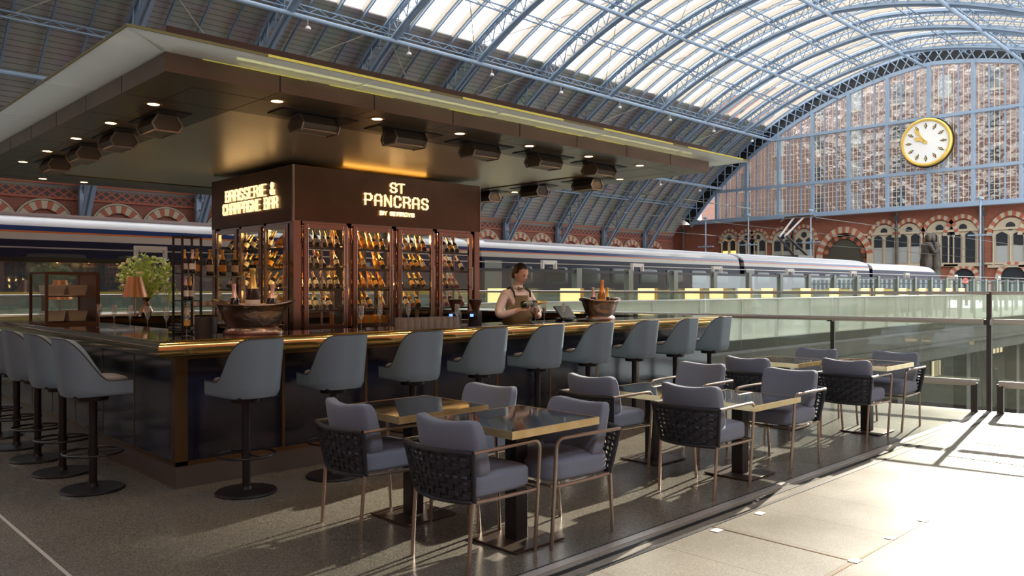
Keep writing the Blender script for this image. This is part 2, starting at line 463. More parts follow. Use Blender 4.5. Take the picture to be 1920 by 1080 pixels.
    def build(self, name, m=None, parent=None, smooth=True, ang=35, kind=None, label=None, bevel=0):
        me = bpy.data.meshes.new(name)
        me.from_pydata(self.v, [], self.f)
        names = self.mats if self.mats else [m]
        if self.mats and m and m not in self.mats: names = self.mats
        for x in names: me.materials.append(MATS[x])
        if len(names) > 1: me.polygons.foreach_set('material_index', self.m)
        me.validate()
        if smooth:
            me.polygons.foreach_set('use_smooth', [True] * len(me.polygons))
            me.set_sharp_from_angle(angle=R(ang))
        me.update()
        o = bpy.data.objects.new(name, me)
        C.objects.link(o)
        if parent: o.parent = parent
        if kind: o['kind'] = kind
        if label: o['label'] = label
        if bevel:
            b = o.modifiers.new('bevel', 'BEVEL'); b.width = bevel; b.segments = 2; b.limit_method = 'ANGLE'
        return o

def thing(name, label, cat, loc=(0, 0, 0), rz=0, group=None):
    o = bpy.data.objects.new(name, None); o.empty_display_size = 0.1
    C.objects.link(o); o.location = loc; o.rotation_euler = (0, 0, rz)
    o['label'] = label; o['category'] = cat
    if group: o['group'] = group
    return o
def tag(o, label, cat, group=None, loc=None, rz=None):
    o['label'] = label; o['category'] = cat
    if group: o['group'] = group
    if loc is not None: o.location = loc
    if rz is not None: o.rotation_euler = (0, 0, rz)
    return o
def dup(root, loc, rz=None, label=None, group=None):
    r = root.copy(); C.objects.link(r); r.location = loc
    if rz is not None: r.rotation_euler = (0, 0, rz) if not isinstance(rz, tuple) else rz
    if label: r['label'] = label
    if group: r['group'] = group
    for ch in list(root.children):
        c = ch.copy(); C.objects.link(c); c.parent = r
        for g in list(ch.children):
            d = g.copy(); C.objects.link(d); d.parent = c
    return r
def struct(o): o['kind'] = 'structure'; return o
ORD = ['first', 'second', 'third', 'fourth', 'fifth', 'sixth', 'seventh', 'eighth', 'ninth', 'tenth', 'eleventh', 'twelfth', 'thirteenth', 'fourteenth', 'fifteenth', 'sixteenth', 'seventeenth', 'eighteenth', 'nineteenth', 'twentieth']
# ================================================================ THE STATION SHELL
YC = 36.6                      # middle of the great span
GX = 112.0                     # plane of the clock gable
WY = 77.0                      # far side wall
RC, RZC, RR = -3.957, -20.727, 51.779
def arch(off, extra=0.0):      # point on the pointed arch, off = distance from the middle
    s = 1 if off >= 0 else -1
    a = abs(off)
    z = RZC + math.sqrt(max(RR * RR - (a - RC) ** 2, 0))
    d = Vector((a - RC, z - RZC)).normalized()
    return (YC + s * (a + d.x * extra), z + d.y * extra)
def archdz(off): return arch(off)[1]

# floors
P0, PD = Vector((11.3, 3.0)), Vector((-0.14, 0.99)).normalized()     # line of the glass balustrade
PA = P0 - PD * 7.0; PB = P0 + PD * 9.2
f = MB()
f.prism([(-25, 2.98), (P0.x, 2.98), (PB.x, PB.y), (PB.x, 19.0), (-25, 19.0)], -0.3, 0.0)
struct(f.build('floor', 'terrazzo_dark', smooth=False))
f = MB()
f.prism([(-25, -9), (PA.x + .7, -9), (PA.x, PA.y), (P0.x, 2.98), (-25, 2.98)], -0.3, 0.0)
struct(f.build('floor', 'terrazzo_pale', smooth=False))
f = MB(); f.b2(PB.x, 111.5, 12.05, 19.0, -0.3, 0.0)
struct(f.build('floor', 'platform', smooth=False))
f = MB(); f.b2(-25, 111.5, 19.0, 76.9, -1.2, -1.0)
struct(f.build('floor', 'concrete', smooth=False))
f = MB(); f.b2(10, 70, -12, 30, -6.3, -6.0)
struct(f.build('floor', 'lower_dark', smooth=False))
f = MB(); f.b2(70, 111.5, -9, 12.05, -0.3, 0.0)
struct(f.build('floor', 'platform', smooth=False))
# slab edge of the platform across the opening
f = MB(); f.b2(PB.x, 70, 12.0, 12.3, -1.55, 0.03)
f.b2(PB.x, 70, 11.85, 12.0, -1.0, -0.85)
struct(f.build('trim_1', 'concrete', smooth=False))
# lower wall with dark shopfronts under the platform
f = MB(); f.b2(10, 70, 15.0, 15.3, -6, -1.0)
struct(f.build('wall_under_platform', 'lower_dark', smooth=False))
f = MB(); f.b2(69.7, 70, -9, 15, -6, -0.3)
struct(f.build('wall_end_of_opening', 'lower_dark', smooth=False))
f = MB(); f.prism([(P0.x - 0.02, 2.98), (PB.x - 0.02, PB.y), (PB.x - .25, PB.y), (P0.x - .25, 2.98)], -1.2, -0.005)
struct(f.build('trim_2', 'concrete', smooth=False))
for k, (x, w, h, z, mm, nm) in enumerate([(24, 1.5, 1.0, -2.7, 'shop_glow', 'nearest warm'), (30, 1.2, 1.6, -3.4, 'shop_glow', 'narrow warm'), (34, 2.2, .5, -2.5, 'shop_blue', 'long blue'),
        (38, .8, 1.5, -3.2, 'shop_glow', 'tall warm'), (42, 2.0, 1.1, -2.8, 'shop_blue', 'broad blue'), (46, 1.2, .8, -3.2, 'shop_glow', 'small warm'), (51, .7, 2.2, -3.6, 'shop_glow', 'slender warm'), (56, 3.0, .6, -2.6, 'shop_glow', 'farthest warm')]):
    b = MB(); b.b2(x, x + w, 14.9, 14.98, z, z + h, m=mm); b.b2(x - .1, x + w + .1, 14.95, 15.0, z - .1, z + h + .1, m='black')
    for q in range(1, 4): b.b2(x + w * q / 4 - .04, x + w * q / 4 + .04, 14.87, 14.93, z, z + h, m='black')
    tag(b.build('shop_window', smooth=False), '%s lit shop window on the level below the platform' % nm, 'shop window', None)
for k, x in enumerate((20, 27, 35, 44, 53)):
    b = MB(); b.b2(x - .3, x + .3, 12.6, 13.2, -6, -1.55)
    tag(b.build('concrete_pillar', 'concrete', smooth=False), '%s concrete pillar from the left under the platform edge' % ORD[k], 'pillar')

# steel channels in the floor
f = MB(); f.b2(-25, 11.3, 2.985, 3.045, -0.01, 0.004, m='rail_steel')
struct(f.build('trim_3', smooth=False))
f = MB(); f.b2(-25, 11.3, 2.90, 2.935, -0.01, 0.003, m='black'); f.b2(-25, 11.3, 2.80, 2.83, -0.01, 0.003, m='black')
f.b2(-25, 11.3, 3.045, 3.06, -0.01, 0.003, m='black')
struct(f.build('trim_4', smooth=False))
f = MB(); f.b2(1.27, 1.29, 3.06, 19, -0.01, 0.002)
struct(f.build('trim_5', 'joint', smooth=False))
f = MB(); f.b2(3.3, 6.5, 1.872, 1.886, -0.01, 0.002); f.b2(4.53, 4.545, 1.88, 2.8, -0.01, 0.002)
struct(f.build('trim_6', 'brass_strip', smooth=False))
# floor markers
mk = MB(); mk.box((0, 0, 0.0015), (0.075, 0.055, 0.003)); mk0 = mk.build('floor_marker', 'marker', smooth=False)
ml = [((1344, 995), 'nearest the metal channel'), ((1425, 963), 'second along the metal channel'), ((1603, 1052), 'at the near end of the brass joint'),
      ((1671, 1009), 'halfway along the brass joint'), ((1732, 976), 'at the far end of the brass joint')]
def atfloor(px, py, z=0.0):
    d = 1493.3 * (CAMH - z) / (py - 540); l = (px - 960) / 1493.3 * d
    return (0.6972 * d + 0.7169 * l, 0.7169 * d - 0.6972 * l)
for k, (p, w) in enumerate(ml):
    x, y = atfloor(*p); o = mk0 if k == 0 else mk0.copy()
    if k: C.objects.link(o)
    tag(o, 'small pale square marker set in the floor, ' + w, 'floor marker', None, (x, y, 0.001))
# perforated floor grilles
for k, (x0, x1) in enumerate(((8.0, 8.75), (8.85, 9.6))):
    g = MB()
    for i in range(15):
        x = x0 + (x1 - x0) * (i + 0.5) / 15
        g.b2(x - 0.018, x + 0.018, 1.75, 2.45, 0.0, 0.004)
    for j in range(8):
        y = 1.75 + 0.7 * j / 7
        g.b2(x0, x1, y - 0.012, y + 0.012, 0.0, 0.005)
    tag(g.build('floor_grille', 'joint', smooth=False), '%s perforated grille let into the pale sunlit floor' % ('nearer' if k == 0 else 'farther'), 'grille')

# far side wall with diamond frieze and blind arches
w = MB(); w.b2(-30, GX + 3, WY, WY + 1, -1.2, 11.0)
wall_l = struct(w.build('wall_left', 'brick_wall', smooth=False))
w = MB(); w.b2(-30, GX, WY - 0.35, WY, 10.5, 10.85); w.b2(-30, GX, WY - 0.18, WY, 9.25, 9.42)
struct(w.build('trim_7', 'brick_red', smooth=False))
ribx = [21.8 + 10.28 * k for k in range(-4, 9)]
ab = MB()
for k in range(13):
    a0 = PI * k / 13; a1 = PI * (k + 1) / 13
    mm = 'stone_cream' if k % 2 == 0 else 'brick_red'
    vs = []
    for yy in (0, -0.28):
        for r_, a in ((1.45, a0), (2.15, a0), (2.15, a1), (1.45, a1)):
            vs.append((math.cos(a) * r_, yy, math.sin(a) * r_))
    ab.add(vs, [(0, 1, 2, 3), (7, 6, 5, 4), (0, 4, 5, 1), (1, 5, 6, 2), (2, 6, 7, 3), (3, 7, 4, 0)], mm)
n = 16
ab.tube([(math.cos(PI * k / n) * 2.25, -0.15, math.sin(PI * k / n) * 2.25) for k in range(n + 1)], 0.1, 5, m='stone_cream')
ab.b2(-1.6, -1.25, -.3, 0, -4, 0.1, m='stone_cream'); ab.b2(1.25, 1.6, -.3, 0, -4, 0.1, m='stone_cream')
ab.b2(-1.25, 1.25, -.06, 0, -4, 0.6, m='brick_red')
a0 = ab.build('blind_arch')
a0.parent = wall_l
first = True
for rx in ribx:
    for dx in (3.0, 7.3):
        if rx + dx > GX - 1: continue
        o = a0 if first else a0.copy()
        if not first: C.objects.link(o)
        o.parent = wall_l; o.location = (rx + dx, WY - 0.02, 6.9); first = False

# near side wall and rear wall (behind the camera) that keep the hall dim
w = MB(); w.b2(-30, 60, -9.6, -9, -1, 14)
struct(w.build('wall_right', 'brick_wall', smooth=False))
w = MB(); w.b2(-30.6, -30, -9, 78, -1, 40)
struct(w.build('wall_back', 'brick_wall', smooth=False))

# boarded lower roof and glazed upper roof
EX = 2.3
def roofstrip(mb, x0, x1, o0, o1, n, extra=EX, m=None):
    for i in range(n):
        a = o0 + (o1 - o0) * i / n; b = o0 + (o1 - o0) * (i + 1) / n
        ya, za = arch(a, extra); yb, zb = arch(b, extra)
        yc, zc = arch(b, extra + 0.2); yd, zd = arch(a, extra + 0.2)
        vs = [(x0, ya, za), (x1, ya, za), (x1, yb, zb), (x0, yb, zb), (x0, yd, zd), (x1, yd, zd), (x1, yc, zc), (x0, yc, zc)]
        mb.add(vs, [(0, 1, 2, 3), (7, 6, 5, 4), (0, 4, 5, 1), (3, 2, 6, 7), (1, 5, 6, 2), (0, 3, 7, 4)], m)
rb = MB()
roofstrip(rb, -30, GX + 2, 22.0, 38.6, 14)
SUNX = 70.0  # past here the unseen near-side roof is left open for the sun
SUN_EDGE = [(-11, 82), (-16, 76.5), (-18, 75), (-20, 72.6), (-21, 70.8), (-22.5, 69), (-25, 66), (-28, 61.5), (-31, 56), (-38, 40)]  # slanted end of the unseen near-side boarding, shaped to shade the floor
def xb(o):
    for (a, p), (b, q) in zip(SUN_EDGE[:-1], SUN_EDGE[1:]):
        if a >= o >= b: return p + (q - p) * (a - o) / (a - b)
    return 40
for i in range(26):
    a = -12.0 - i; b = a - 1
    ya, za = arch(a, EX); yb, zb_ = arch(b, EX); yc, zc = arch(b, EX + .2); yd, zd = arch(a, EX + .2)
    p, q = xb(a), xb(b)
    rb.add([(-30, ya, za), (p, ya, za), (q, yb, zb_), (-30, yb, zb_), (-30, yd, zd), (p, yd, zd), (q, yc, zc), (-30, yc, zc)], [(0, 1, 2, 3), (7, 6, 5, 4), (0, 4, 5, 1), (3, 2, 6, 7), (1, 5, 6, 2), (0, 3, 7, 4)])
struct(rb.build('ceiling', 'roof_planks', ang=20))
# glazing strips between gutters
glz = MB(); gut = MB()
step = 10.28 / 4
x = 21.8 - 10.28 * 5
xs = []
while x < GX: xs.append(x); x += step
def arcpts(o0, o1, n): return [o0 + (o1 - o0) * i / n for i in range(n + 1)]
for x in xs:
    if x < -28: continue
    g0 = x + 0.28; g1 = min(x + step - 0.28, GX); gm = (g0 + g1) / 2
    def ridge(u, v):
        off = -26 + 48 * v
        xx = g0 + (g1 - g0) * u
        y, z = arch(off, EX + 0.25 + (0.75 if abs(u - 0.5) < 0.1 else 0.0))
        return (xx, y, z)
    if x < SUNX - 3:
        glz.grid(ridge, 2, 24)
    else:
        glz.grid(lambda u, v: ridge(u, (v * 40.8 + 7.2) / 48), 2, 22)
    o0 = -22 if x < SUNX - 3 else -18.8
    for a in (o0,):
        pts = arcpts(o0, 22, 22)
        for i in range(len(pts) - 1):
            ya, za = arch(pts[i], EX + 0.15); yb, zb = arch(pts[i + 1], EX + 0.15)
            gut.bar((x, ya, za), (x, yb, zb), 0.56, 0.24, up=(0, ya - YC, za - RZC))
struct(glz.build('window_1', 'roof_glass', smooth=False))
gt = gut.build('ceiling', 'gutter', smooth=False); struct(gt)

# main lattice arches
def rib_mesh(o0, o1, n):
    lo = MB(); up = MB(); la = MB()
    offs = arcpts(o0, o1, n)
    L = [arch(o, 0.0) for o in offs]; U = [arch(o, 1.75) for o in offs]
    for i in range(n):
        for sx in (-0.24, 0.24):
            lo.bar((sx, *L[i]), (sx, *L[i + 1]), 0.16, 0.26, up=(0, L[i][0] - YC, L[i][1] - RZC))
            up.bar((sx, *U[i]), (sx, *U[i + 1]), 0.16, 0.22, up=(0, U[i][0] - YC, U[i][1] - RZC))
        lo.bar((0, *L[i]), (0, *L[i + 1]), 0.6, 0.05, up=(0, L[i][0] - YC, L[i][1] - RZC))
        up.bar((0, *U[i]), (0, *U[i + 1]), 0.6, 0.05, up=(0, U[i][0] - YC, U[i][1] - RZC))
        la.bar((0.2, *L[i]), (0.2, *U[i + 1]), 0.06, 0.11, up=(1, 0, 0)); la.bar((-0.2, *U[i]), (-0.2, *L[i + 1]), 0.06, 0.11, up=(1, 0, 0))
        la.bar((0, *L[i]), (0, *U[i]), 0.07, 0.1, up=(1, 0, 0))
    return lo, up, la
r0 = thing('roof_arch', 'x', 'roof arch', (ribx[0], 0, 0), 0, 'blue lattice arches of the roof')
lo, up, la = rib_mesh(-18.6, 40.2, 41)
lo.build('lower_chord', 'pale_steel', r0, ang=20); up.build('upper_chord', 'pale_steel', r0, ang=20); la.build('lattice', 'blue_steel', r0, smooth=False)
cm = MB(); cm.b2(-.35, .35, WY - .75, WY - .3, 3, 10.9)
cm.build('wall_post', 'pale_steel', r0, smooth=False)
rib_ids = list(range(len(ribx)))
NR = len(ribx)
for i, rx in enumerate(ribx):
    k = NR - 1 - i
    lab = '%s blue lattice arch of the roof counting back from the clock gable' % ORD[k]
    if i == 0: r0['label'] = lab; del r0['group']; continue
    dup(r0, (rx, 0, 0), label=lab)
# slender secondary ribs
sr = MB(); pts = arcpts(-18.6, 38, 34)
for i in range(34):
    sr.bar((0, *arch(pts[i], 1.95)), (0, *arch(pts[i + 1], 1.95)), 0.13, 0.24, up=(0, 1, 1))
s0 = sr.build('secondary_rib', 'blue_steel', smooth=False)
first = True
for i, rx in enumerate(ribx):
    for j in (1, 2, 3):
        X = rx + j * step
        if X > GX - 0.5: continue
        o = s0 if first else s0.copy()
        if not first: C.objects.link(o)
        first = False
        w_ = ORD[NR - 1 - i]
        tag(o, 'slender blue rib, %s of three behind the %s lattice arch from the clock gable' % (ORD[3 - j], w_), 'roof rib', None, (X, 0, 0))
# lattice purlins
def purlin(off, nm):
    b = MB(); y, z = arch(off, 1.5); y2, z2 = arch(off, 0.75)
    X = ribx[0]
    b.bar((X, y, z), (GX, y, z), 0.12); b.bar((X, y2, z2), (GX, y2, z2), 0.12)
    k = 0; d = 10.28 / 10
    while X < GX - d:
        if k % 2: b.bar((X, y, z), (X + d, y2, z2), 0.06)
        else: b.bar((X, y2, z2), (X + d, y, z), 0.06)
        X += d; k += 1
    o = b.build('lattice_purlin', 'blue_steel', smooth=False)
    tag(o, nm, 'purlin')
for i, (off, nm) in enumerate([(34.5, 'lattice purlin running lowest along the boarded roof'), (28, 'lattice purlin running midway up the boarded roof'), (22.4, 'lattice purlin at the lower edge of the roof glazing'),
                  (17, 'lattice purlin across the glazing one bay above its lower edge'), (12, 'lattice purlin across the glazing two bays above its lower edge'), (6.5, 'lattice purlin just left of the roof ridge'),
                  (1, 'lattice purlin at the roof ridge'), (-4.5, 'lattice purlin just right of the roof ridge'), (-10, 'lattice purlin far right of the roof ridge'), (-15.5, 'lattice purlin farthest right in the roof glazing')]):
    purlin(off, nm)
# crossed tie rods
tr = MB()
for i in range(len(ribx) - 1):
    for (a, b) in ((22.6, 30), (30, 36.5), (12, 22), (2, 12)):
        p = arch(a, 1.9); q = arch(b, 1.9)
        if i % 2: p, q = q, p
        tr.bar((ribx[i], *p), (ribx[i + 1], *q), 0.07)
tag(tr.build('tie_rod', 'gutter', smooth=False), 'thin crossing tie rods stretched between the roof arches', 'tie rod')
bpy.data.objects['tie_rod']['kind'] = 'stuff'
# long pipes under the arches
for off, nm in ((31, 'lowest on the boarded side'), (22.2, 'along the edge of the glazing'), (12, 'between glazing edge and ridge'), (0.6, 'under the ridge'), (-11, 'right of the ridge')):
    b = MB(); y, z = arch(off, -0.25)
    b.tube([(ribx[0], y, z), (GX, y, z)], 0.19, 10)
    o = b.build('longitudinal_pipe', 'pale_steel'); tag(o, 'long straight pale blue pipe under the roof arches, ' + nm, 'roof pipe')
    if off > 20:
        for k in range(3, 13):
            l = MB(); l.lathe([(0.02, 0), (0.02, -0.5), (0.22, -0.62), (0.24, -0.8), (0.02, -0.82)], (ribx[k] + 1.5, y - 0.1, z - .15), 10)
            o = l.build('pendant_lamp', 'white_paint'); 
            tag(o, 'white pendant lamp on the %s pipe by the %s arch from the gable' % ('upper' if off < 30 else 'lower', ORD[NR - 1 - k]), 'pendant lamp')

# ---------------------------------------------------------------- clock gable
SP = 5.25; YK = 36.75
ycols = [YK + SP * k for k in range(-5, 7)]
zrows = [12.3, 16.8, 23.8]
gb = MB()
def arch_z_at(y): return arch(y - YC)[1]
offs = arcpts(-22, 36.5, 46)
for i in range(len(offs) - 1):
    p = arch(offs[i], 0); q = arch(offs[i + 1], 0); P = arch(offs[i], 2.0); Q = arch(offs[i + 1], 2.0)
    gb.bar((GX - .1, *p), (GX - .1, *q), 0.5, 0.32, up=(0, p[0] - YC, p[1] - RZC), m='pale_steel')
    gb.bar((GX - .1, *P), (GX - .1, *Q), 0.5, 0.3, up=(0, p[0] - YC, p[1] - RZC), m='pale_steel')
    gb.bar((GX - .2, *p), (GX - .2, *Q), 0.1, 0.16, up=(1, 0, 0), m='pale_steel'); gb.bar((GX - .2, *P), (GX - .2, *q), 0.1, 0.16, up=(1, 0, 0), m='pale_steel')
    vs = [(GX + .35, *p), (GX + .35, *q), (GX + .35, *Q), (GX + .35, *P)]
    gb.add(vs + [(a + .1, b, c) for a, b, c in vs], [(0, 1, 2, 3), (7, 6, 5, 4), (0, 4, 5, 1), (2, 6, 7, 3)], 'black')  # black sheets stand in for the dark void behind the truss
struct(gb.build('trim_8', ang=20))
gm = MB()
for y in ycols:
    zt = arch_z_at(y)
    if zt < 12.5: continue
    gm.b2(GX - .35, GX + .25, y - .2, y + .2, 12.1, zt)
for z in zrows:
    half = None
    y1 = max(o for o in offs if arch(o)[1] > z) + YC + .8
    gm.b2(GX - .4, GX + .25, YK - 24, y1, z - .2, z + .2)
gm.b2(GX - 1.0, GX + .25, YK - 28, YC + 36, 11.85, 12.3)
struct(gm.build('trim_9', 'pale_steel', smooth=False))
wi = 2
lev = zrows + [99]
for ci in range(-5, 6):
    for rI in range(3):
        y0 = YK + SP * ci; y1 = y0 + SP
        z0 = lev[rI]; z1 = lev[rI + 1]
        zz = [min(z1, arch_z_at(y0)), min(z1, arch_z_at((y0 + y1) / 2)), min(z1, arch_z_at(y1))]
        if max(zz) < z0 + .4: continue
        b = MB()
        cols = 18
        # glass pane polygon
        poly = [(y0 + (y1 - y0) * i / 6, min(z1, arch_z_at(y0 + (y1 - y0) * i / 6))) for i in range(7)]
        poly = [(y, max(z, z0 + .02)) for y, z in poly]
        pts = [(y0, z0), (y1, z0)] + poly[::-1]
        b.add([(GX + .05, y, z) for y, z in pts], [tuple(range(len(pts)))], 'gable_glass')
        for i in (1, 2):
            y = y0 + SP * i / 3; zt = min(z1, arch_z_at(y))
            if zt > z0 + .3: b.b2(GX - .15, GX + .12, y - .055, y + .055, z0, zt, m='pale_steel')
        for i in range(9):
            if i % 3 == 0: continue
            y = y0 + SP * i / 9; zt = min(z1, arch_z_at(y))
            if zt > z0 + .3: b.b2(GX, GX + .1, y - .02, y + .02, z0, zt, m='cream')
        if rI < 2 and (ci >= 0 or rI == 0):
            z = z0 + 0.75
            while z < z1 - .2:
                ya = y0
                yb = y1
                if arch_z_at(y1) < z: yb = y0 if arch_z_at(y0) < z else y0 + (y1 - y0) * .5
                if yb > ya + .1: b.b2(GX, GX + .1, ya, yb, z - .02, z + .02, m='cream')
                z += 0.75
        struct(b.build('window_%d' % wi, smooth=False)); wi += 1

# station clock
ck = thing('station_clock', 'big round white station clock with gold rim and hands on the gable', 'clock', (GX - 0.75, YK + .05, 20.55), 0)
MX = Matrix.Rotation(R(-90), 3, 'Y')
CR = 2.95
b = MB(); b.lathe([(CR, -.25), (CR, .25), (0.001, .3)], seg=48, m='clock_face', M=MX); b.build('dial', parent=ck, ang=50)
b = MB(); b.lathe([(CR - .2, .26), (CR - .16, .4), (CR + .05, .42), (CR + .2, .3), (CR + .2, -.3), (CR, -.3)], seg=48, M=MX, cap=False); b.build('rim', 'gold', ck)
b = MB(); b.lathe([(CR + .2, -.3), (CR + .32, -.05), (CR + .32, -.35)], seg=48, M=MX, cap=False); b.build('outer_rim', 'black', ck)
for h in range(12):
    b = MB()
    a = 2 * PI * h / 12
    dv = Vector((0, -math.sin(a), math.cos(a))); sv = Vector((0, math.cos(a), math.sin(a)))
    c0 = dv * (CR * .72); X_ = Vector((-.33, 0, 0))
    vs = [c0 + dv * .42 + X_, c0 + sv * .17 + X_, c0 - dv * .42 + X_, c0 - sv * .17 + X_]
    vs2 = [v + Vector((.06, 0, 0)) for v in vs]
    b.add(vs + vs2, [(0, 1, 2, 3), (7, 6, 5, 4), (0, 4, 5, 1), (1, 5, 6, 2), (2, 6, 7, 3), (3, 7, 4, 0)], 'black')
    c0 = dv * (CR * .72) + Vector((-.36, 0, 0))
    b.bar(c0 + dv * .2, c0 - dv * .2, .09, .05, up=(1, 0, 0), m='gold')
    b.build('hour_mark', parent=ck, smooth=False)
b = MB()
def hand(frac, L, w):
    a = 2 * PI * frac
    dv = Vector((0, -math.sin(a), math.cos(a)))
    o = Vector((-.42, 0, 0))
    b.bar(o - dv * .2, o + dv * L, w, .06, up=(1, 0, 0)); b.bar(o + dv * L * .62, o + dv * L * .86, w * 2.1, .07, up=(1, 0, 0))
hand(9.9 / 12, 1.45, .26); hand(54 / 60, 2.2, .2)
b.lathe([(.22, .38), (.22, .46)], seg=16, M=MX)
b.build('hands', 'gold', ck, smooth=False)

# ---------------------------------------------------------------- hotel behind and below the gable
hb = MB()
hb.b2(GX + .6, GX + 1.4, 6, 78, 0, 12.0)
hotel = struct(hb.build('wall_front', 'brick_hotel', smooth=False))
def seg_arch(b, c, r0_, r1_, y0_, n_, m1, m2, pointed=0.0):
    # ring of voussoirs facing -x ; c=(x,y,z)
    for k in range(n_):
        a0_ = PI * k / n_; a1_ = PI * (k + 1) / n_
        vs = []
        for xx in (0, -y0_):
            for r_, a in ((r0_, a0_), (r1_, a0_), (r1_, a1_), (r0_, a1_)):
                lift = pointed * math.sin(a) ** 3 * r_
                vs.append((c[0] + xx, c[1] + math.cos(a) * r_, c[2] + math.sin(a) * r_ + lift))
        b.add(vs, [(0, 1, 2, 3), (7, 6, 5, 4), (0, 4, 5, 1), (1, 5, 6, 2), (2, 6, 7, 3), (3, 7, 4, 0)], m1 if k % 2 else m2)
HXF = GX + .6
def gable_window(px, py_top, hw, pale=0, nm=None):
    global wi
    t = (px - 960) / 1493.3
    Y = HXF * (.7169 - .6972 * t) / (.6972 + .7169 * t); d = .6972 * HXF + .7169 * Y
    zt = CAMH + (540 - py_top) / 1493.3 * d
    w = MB(); zs = zt - hw * 1.25
    seg_arch(w, (HXF, Y, zs), hw * .80, hw, .25, 17, 'brick_red', 'stone_cream', .15)
    # tympanum with roundel, two lancets, columns, sill
    w.add([(HXF - .06, Y + math.cos(PI * k / 16) * hw * .75, zs + math.sin(PI * k / 16) * hw * .82) for k in range(17)], [tuple(range(17))], 'stone_cream')
    MXX = Matrix.Rotation(R(-90), 3, 'Y')
    w.lathe([(hw * .2, 0), (hw * .2, .08), (.001, .09)], (HXF - .05, Y, zs + hw * .42), 14, m='window_dark', M=MXX)
    H = 3.7
    w.b2(HXF - .06, HXF, Y - hw * .74, Y + hw * .74, zs - H, zs, m='stone_cream')
    for s in (-1, 1):
        cy = Y + s * hw * .36; lw = hw * .24
        mm = 'window_pale' if pale else 'window_dark'
        if pale == 2: mm = 'warm_window'
        pts = [(cy - lw, zs - H + .2), (cy + lw, zs - H + .2), (cy + lw, zs - .2), (cy + lw * .6, zs + .25), (cy, zs + .5), (cy - lw * .6, zs + .25), (cy - lw, zs - .2)]
        w.add([(HXF - .10, y, z) for y, z in pts], [tuple(range(7))], mm if pale != 3 else 'window_dark')
        w.add([(HXF - .12, y, z) for y, z in ((cy - lw, zs - H * .35), (cy + lw, zs - H * .35), (cy + lw, zs + .1), (cy, zs + .45), (cy - lw, zs + .1))], [tuple(range(5))], 'window_dark')
    for s in (-1, 0, 1):
        w.lathe([(.11, 0), (.09, .2), (.09, H - .3), (.16, H - .1), (.16, H)], (HXF - .16, Y + s * hw * .72, zs - H), 8, m='stone_cream')
    w.b2(HXF - .3, HXF, Y - hw * .95, Y + hw * .95, zs - H - .3, zs - H, m='stone_cream')
    struct(w.build('window_%d' % wi)); wi += 1
    return Y
for px, py, hw, pl in ((1368, 427, 1.9, 2), (1400, 427, 1.9, 0), (1422, 426, 1.9, 1), (1467, 422, 2.1, 1), (1508, 418, 2.1, 1), (1658, 409, 2.2, 1), (1705, 406, 2.2, 1),
                       (1762, 400, 2.35, 0), (1806, 398, 2.35, 3), (1895, 391, 2.6, 1), (1955, 388, 2.6, 1)):
    gable_window(px, py, hw, pl)
# the great doorway arch
t = (1584 - 960) / 1493.3; Y = HXF * (.7169 - .6972 * t) / (.6972 + .7169 * t); d = .6972 * HXF + .7169 * Y
zt = CAMH + (540 - 425) / 1493.3 * d
w = MB(); Rr = 4.0
seg_arch(w, (HXF, Y, zt - Rr * 1.1), Rr * .8, Rr, .4, 23, 'brick_red', 'stone_cream', .1)
seg_arch(w, (HXF, Y, zt - Rr * 1.1), Rr * .62, Rr * .76, .2, 15, 'brick_red', 'wood_brown', .08)
pts = [(Y + math.cos(PI * k / 20) * Rr * .66, zt - Rr * 1.1 + math.sin(PI * k / 20) * Rr * .74) for k in range(21)]
pts = [(Y + Rr * .66, 0)] + pts + [(Y - Rr * .66, 0)]
w.add([(HXF - .05, y, z) for y, z in pts], [tuple(range(len(pts)))], 'lower_dark')
w.b2(HXF - .4, HXF, Y - Rr, Y - Rr * .8, 0, zt - Rr * 1.1, m='stone_cream'); w.b2(HXF - .4, HXF, Y + Rr * .8, Y + Rr, 0, zt - Rr * 1.1, m='stone_cream')
struct(w.build('door_1'))
# small doorways
dn = 2
for px, pyt in ((1808, 495), (1900, 490), (1958, 488)):
    t = (px - 960) / 1493.3; Y = HXF * (.7169 - .6972 * t) / (.6972 + .7169 * t); d = .6972 * HXF + .7169 * Y
    zt = CAMH + (540 - pyt) / 1493.3 * d; Rr = 1.9
    w = MB(); seg_arch(w, (HXF, Y, zt - Rr), Rr * .7, Rr, .3, 13, 'brick_red', 'stone_cream')
    pts = [(Y + Rr * .68, 0)] + [(Y + math.cos(PI * k / 16) * Rr * .68, zt - Rr + math.sin(PI * k / 16) * Rr * .68) for k in range(17)] + [(Y - Rr * .68, 0)]
    w.add([(HXF - .05, y, z) for y, z in pts], [tuple(range(len(pts)))], 'window_dark')
    w.b2(HXF - .3, HXF, Y - Rr, Y - Rr * .7, 0, zt - Rr, m='stone_cream'); w.b2(HXF - .3, HXF, Y + Rr * .7, Y + Rr, 0, zt - Rr, m='stone_cream')
    struct(w.build('door_%d' % dn)); dn += 1
w = MB(); w.b2(HXF - .2, HXF, 6, 50, 9.0 - .2, 9.0 + .1); w.b2(HXF - .25, HXF, 6, 50, 4.5, 4.75)
struct(w.build('trim_10', 'stone_cream', smooth=False))
for k, px in enumerate((1283, 1490, 1683, 1845)):
    t = (px - 960) / 1493.3; Y = HXF * (.7169 - .6972 * t) / (.6972 + .7169 * t)
    w = MB(); w.tube([(HXF - .45, Y, 0), (HXF - .45, Y, 11.8)], .16, 8); w.b2(HXF - .65, HXF - .26, Y - .3, Y + .3, 10.6, 11.3)
    tag(w.build('drainpipe', 'dark_steel'), ['dark drainpipe at the far left of the brick end wall', 'dark drainpipe left of the great brick archway', 'dark drainpipe left of the bronze statue', 'dark drainpipe right of the bronze statue'][k], 'drainpipe')
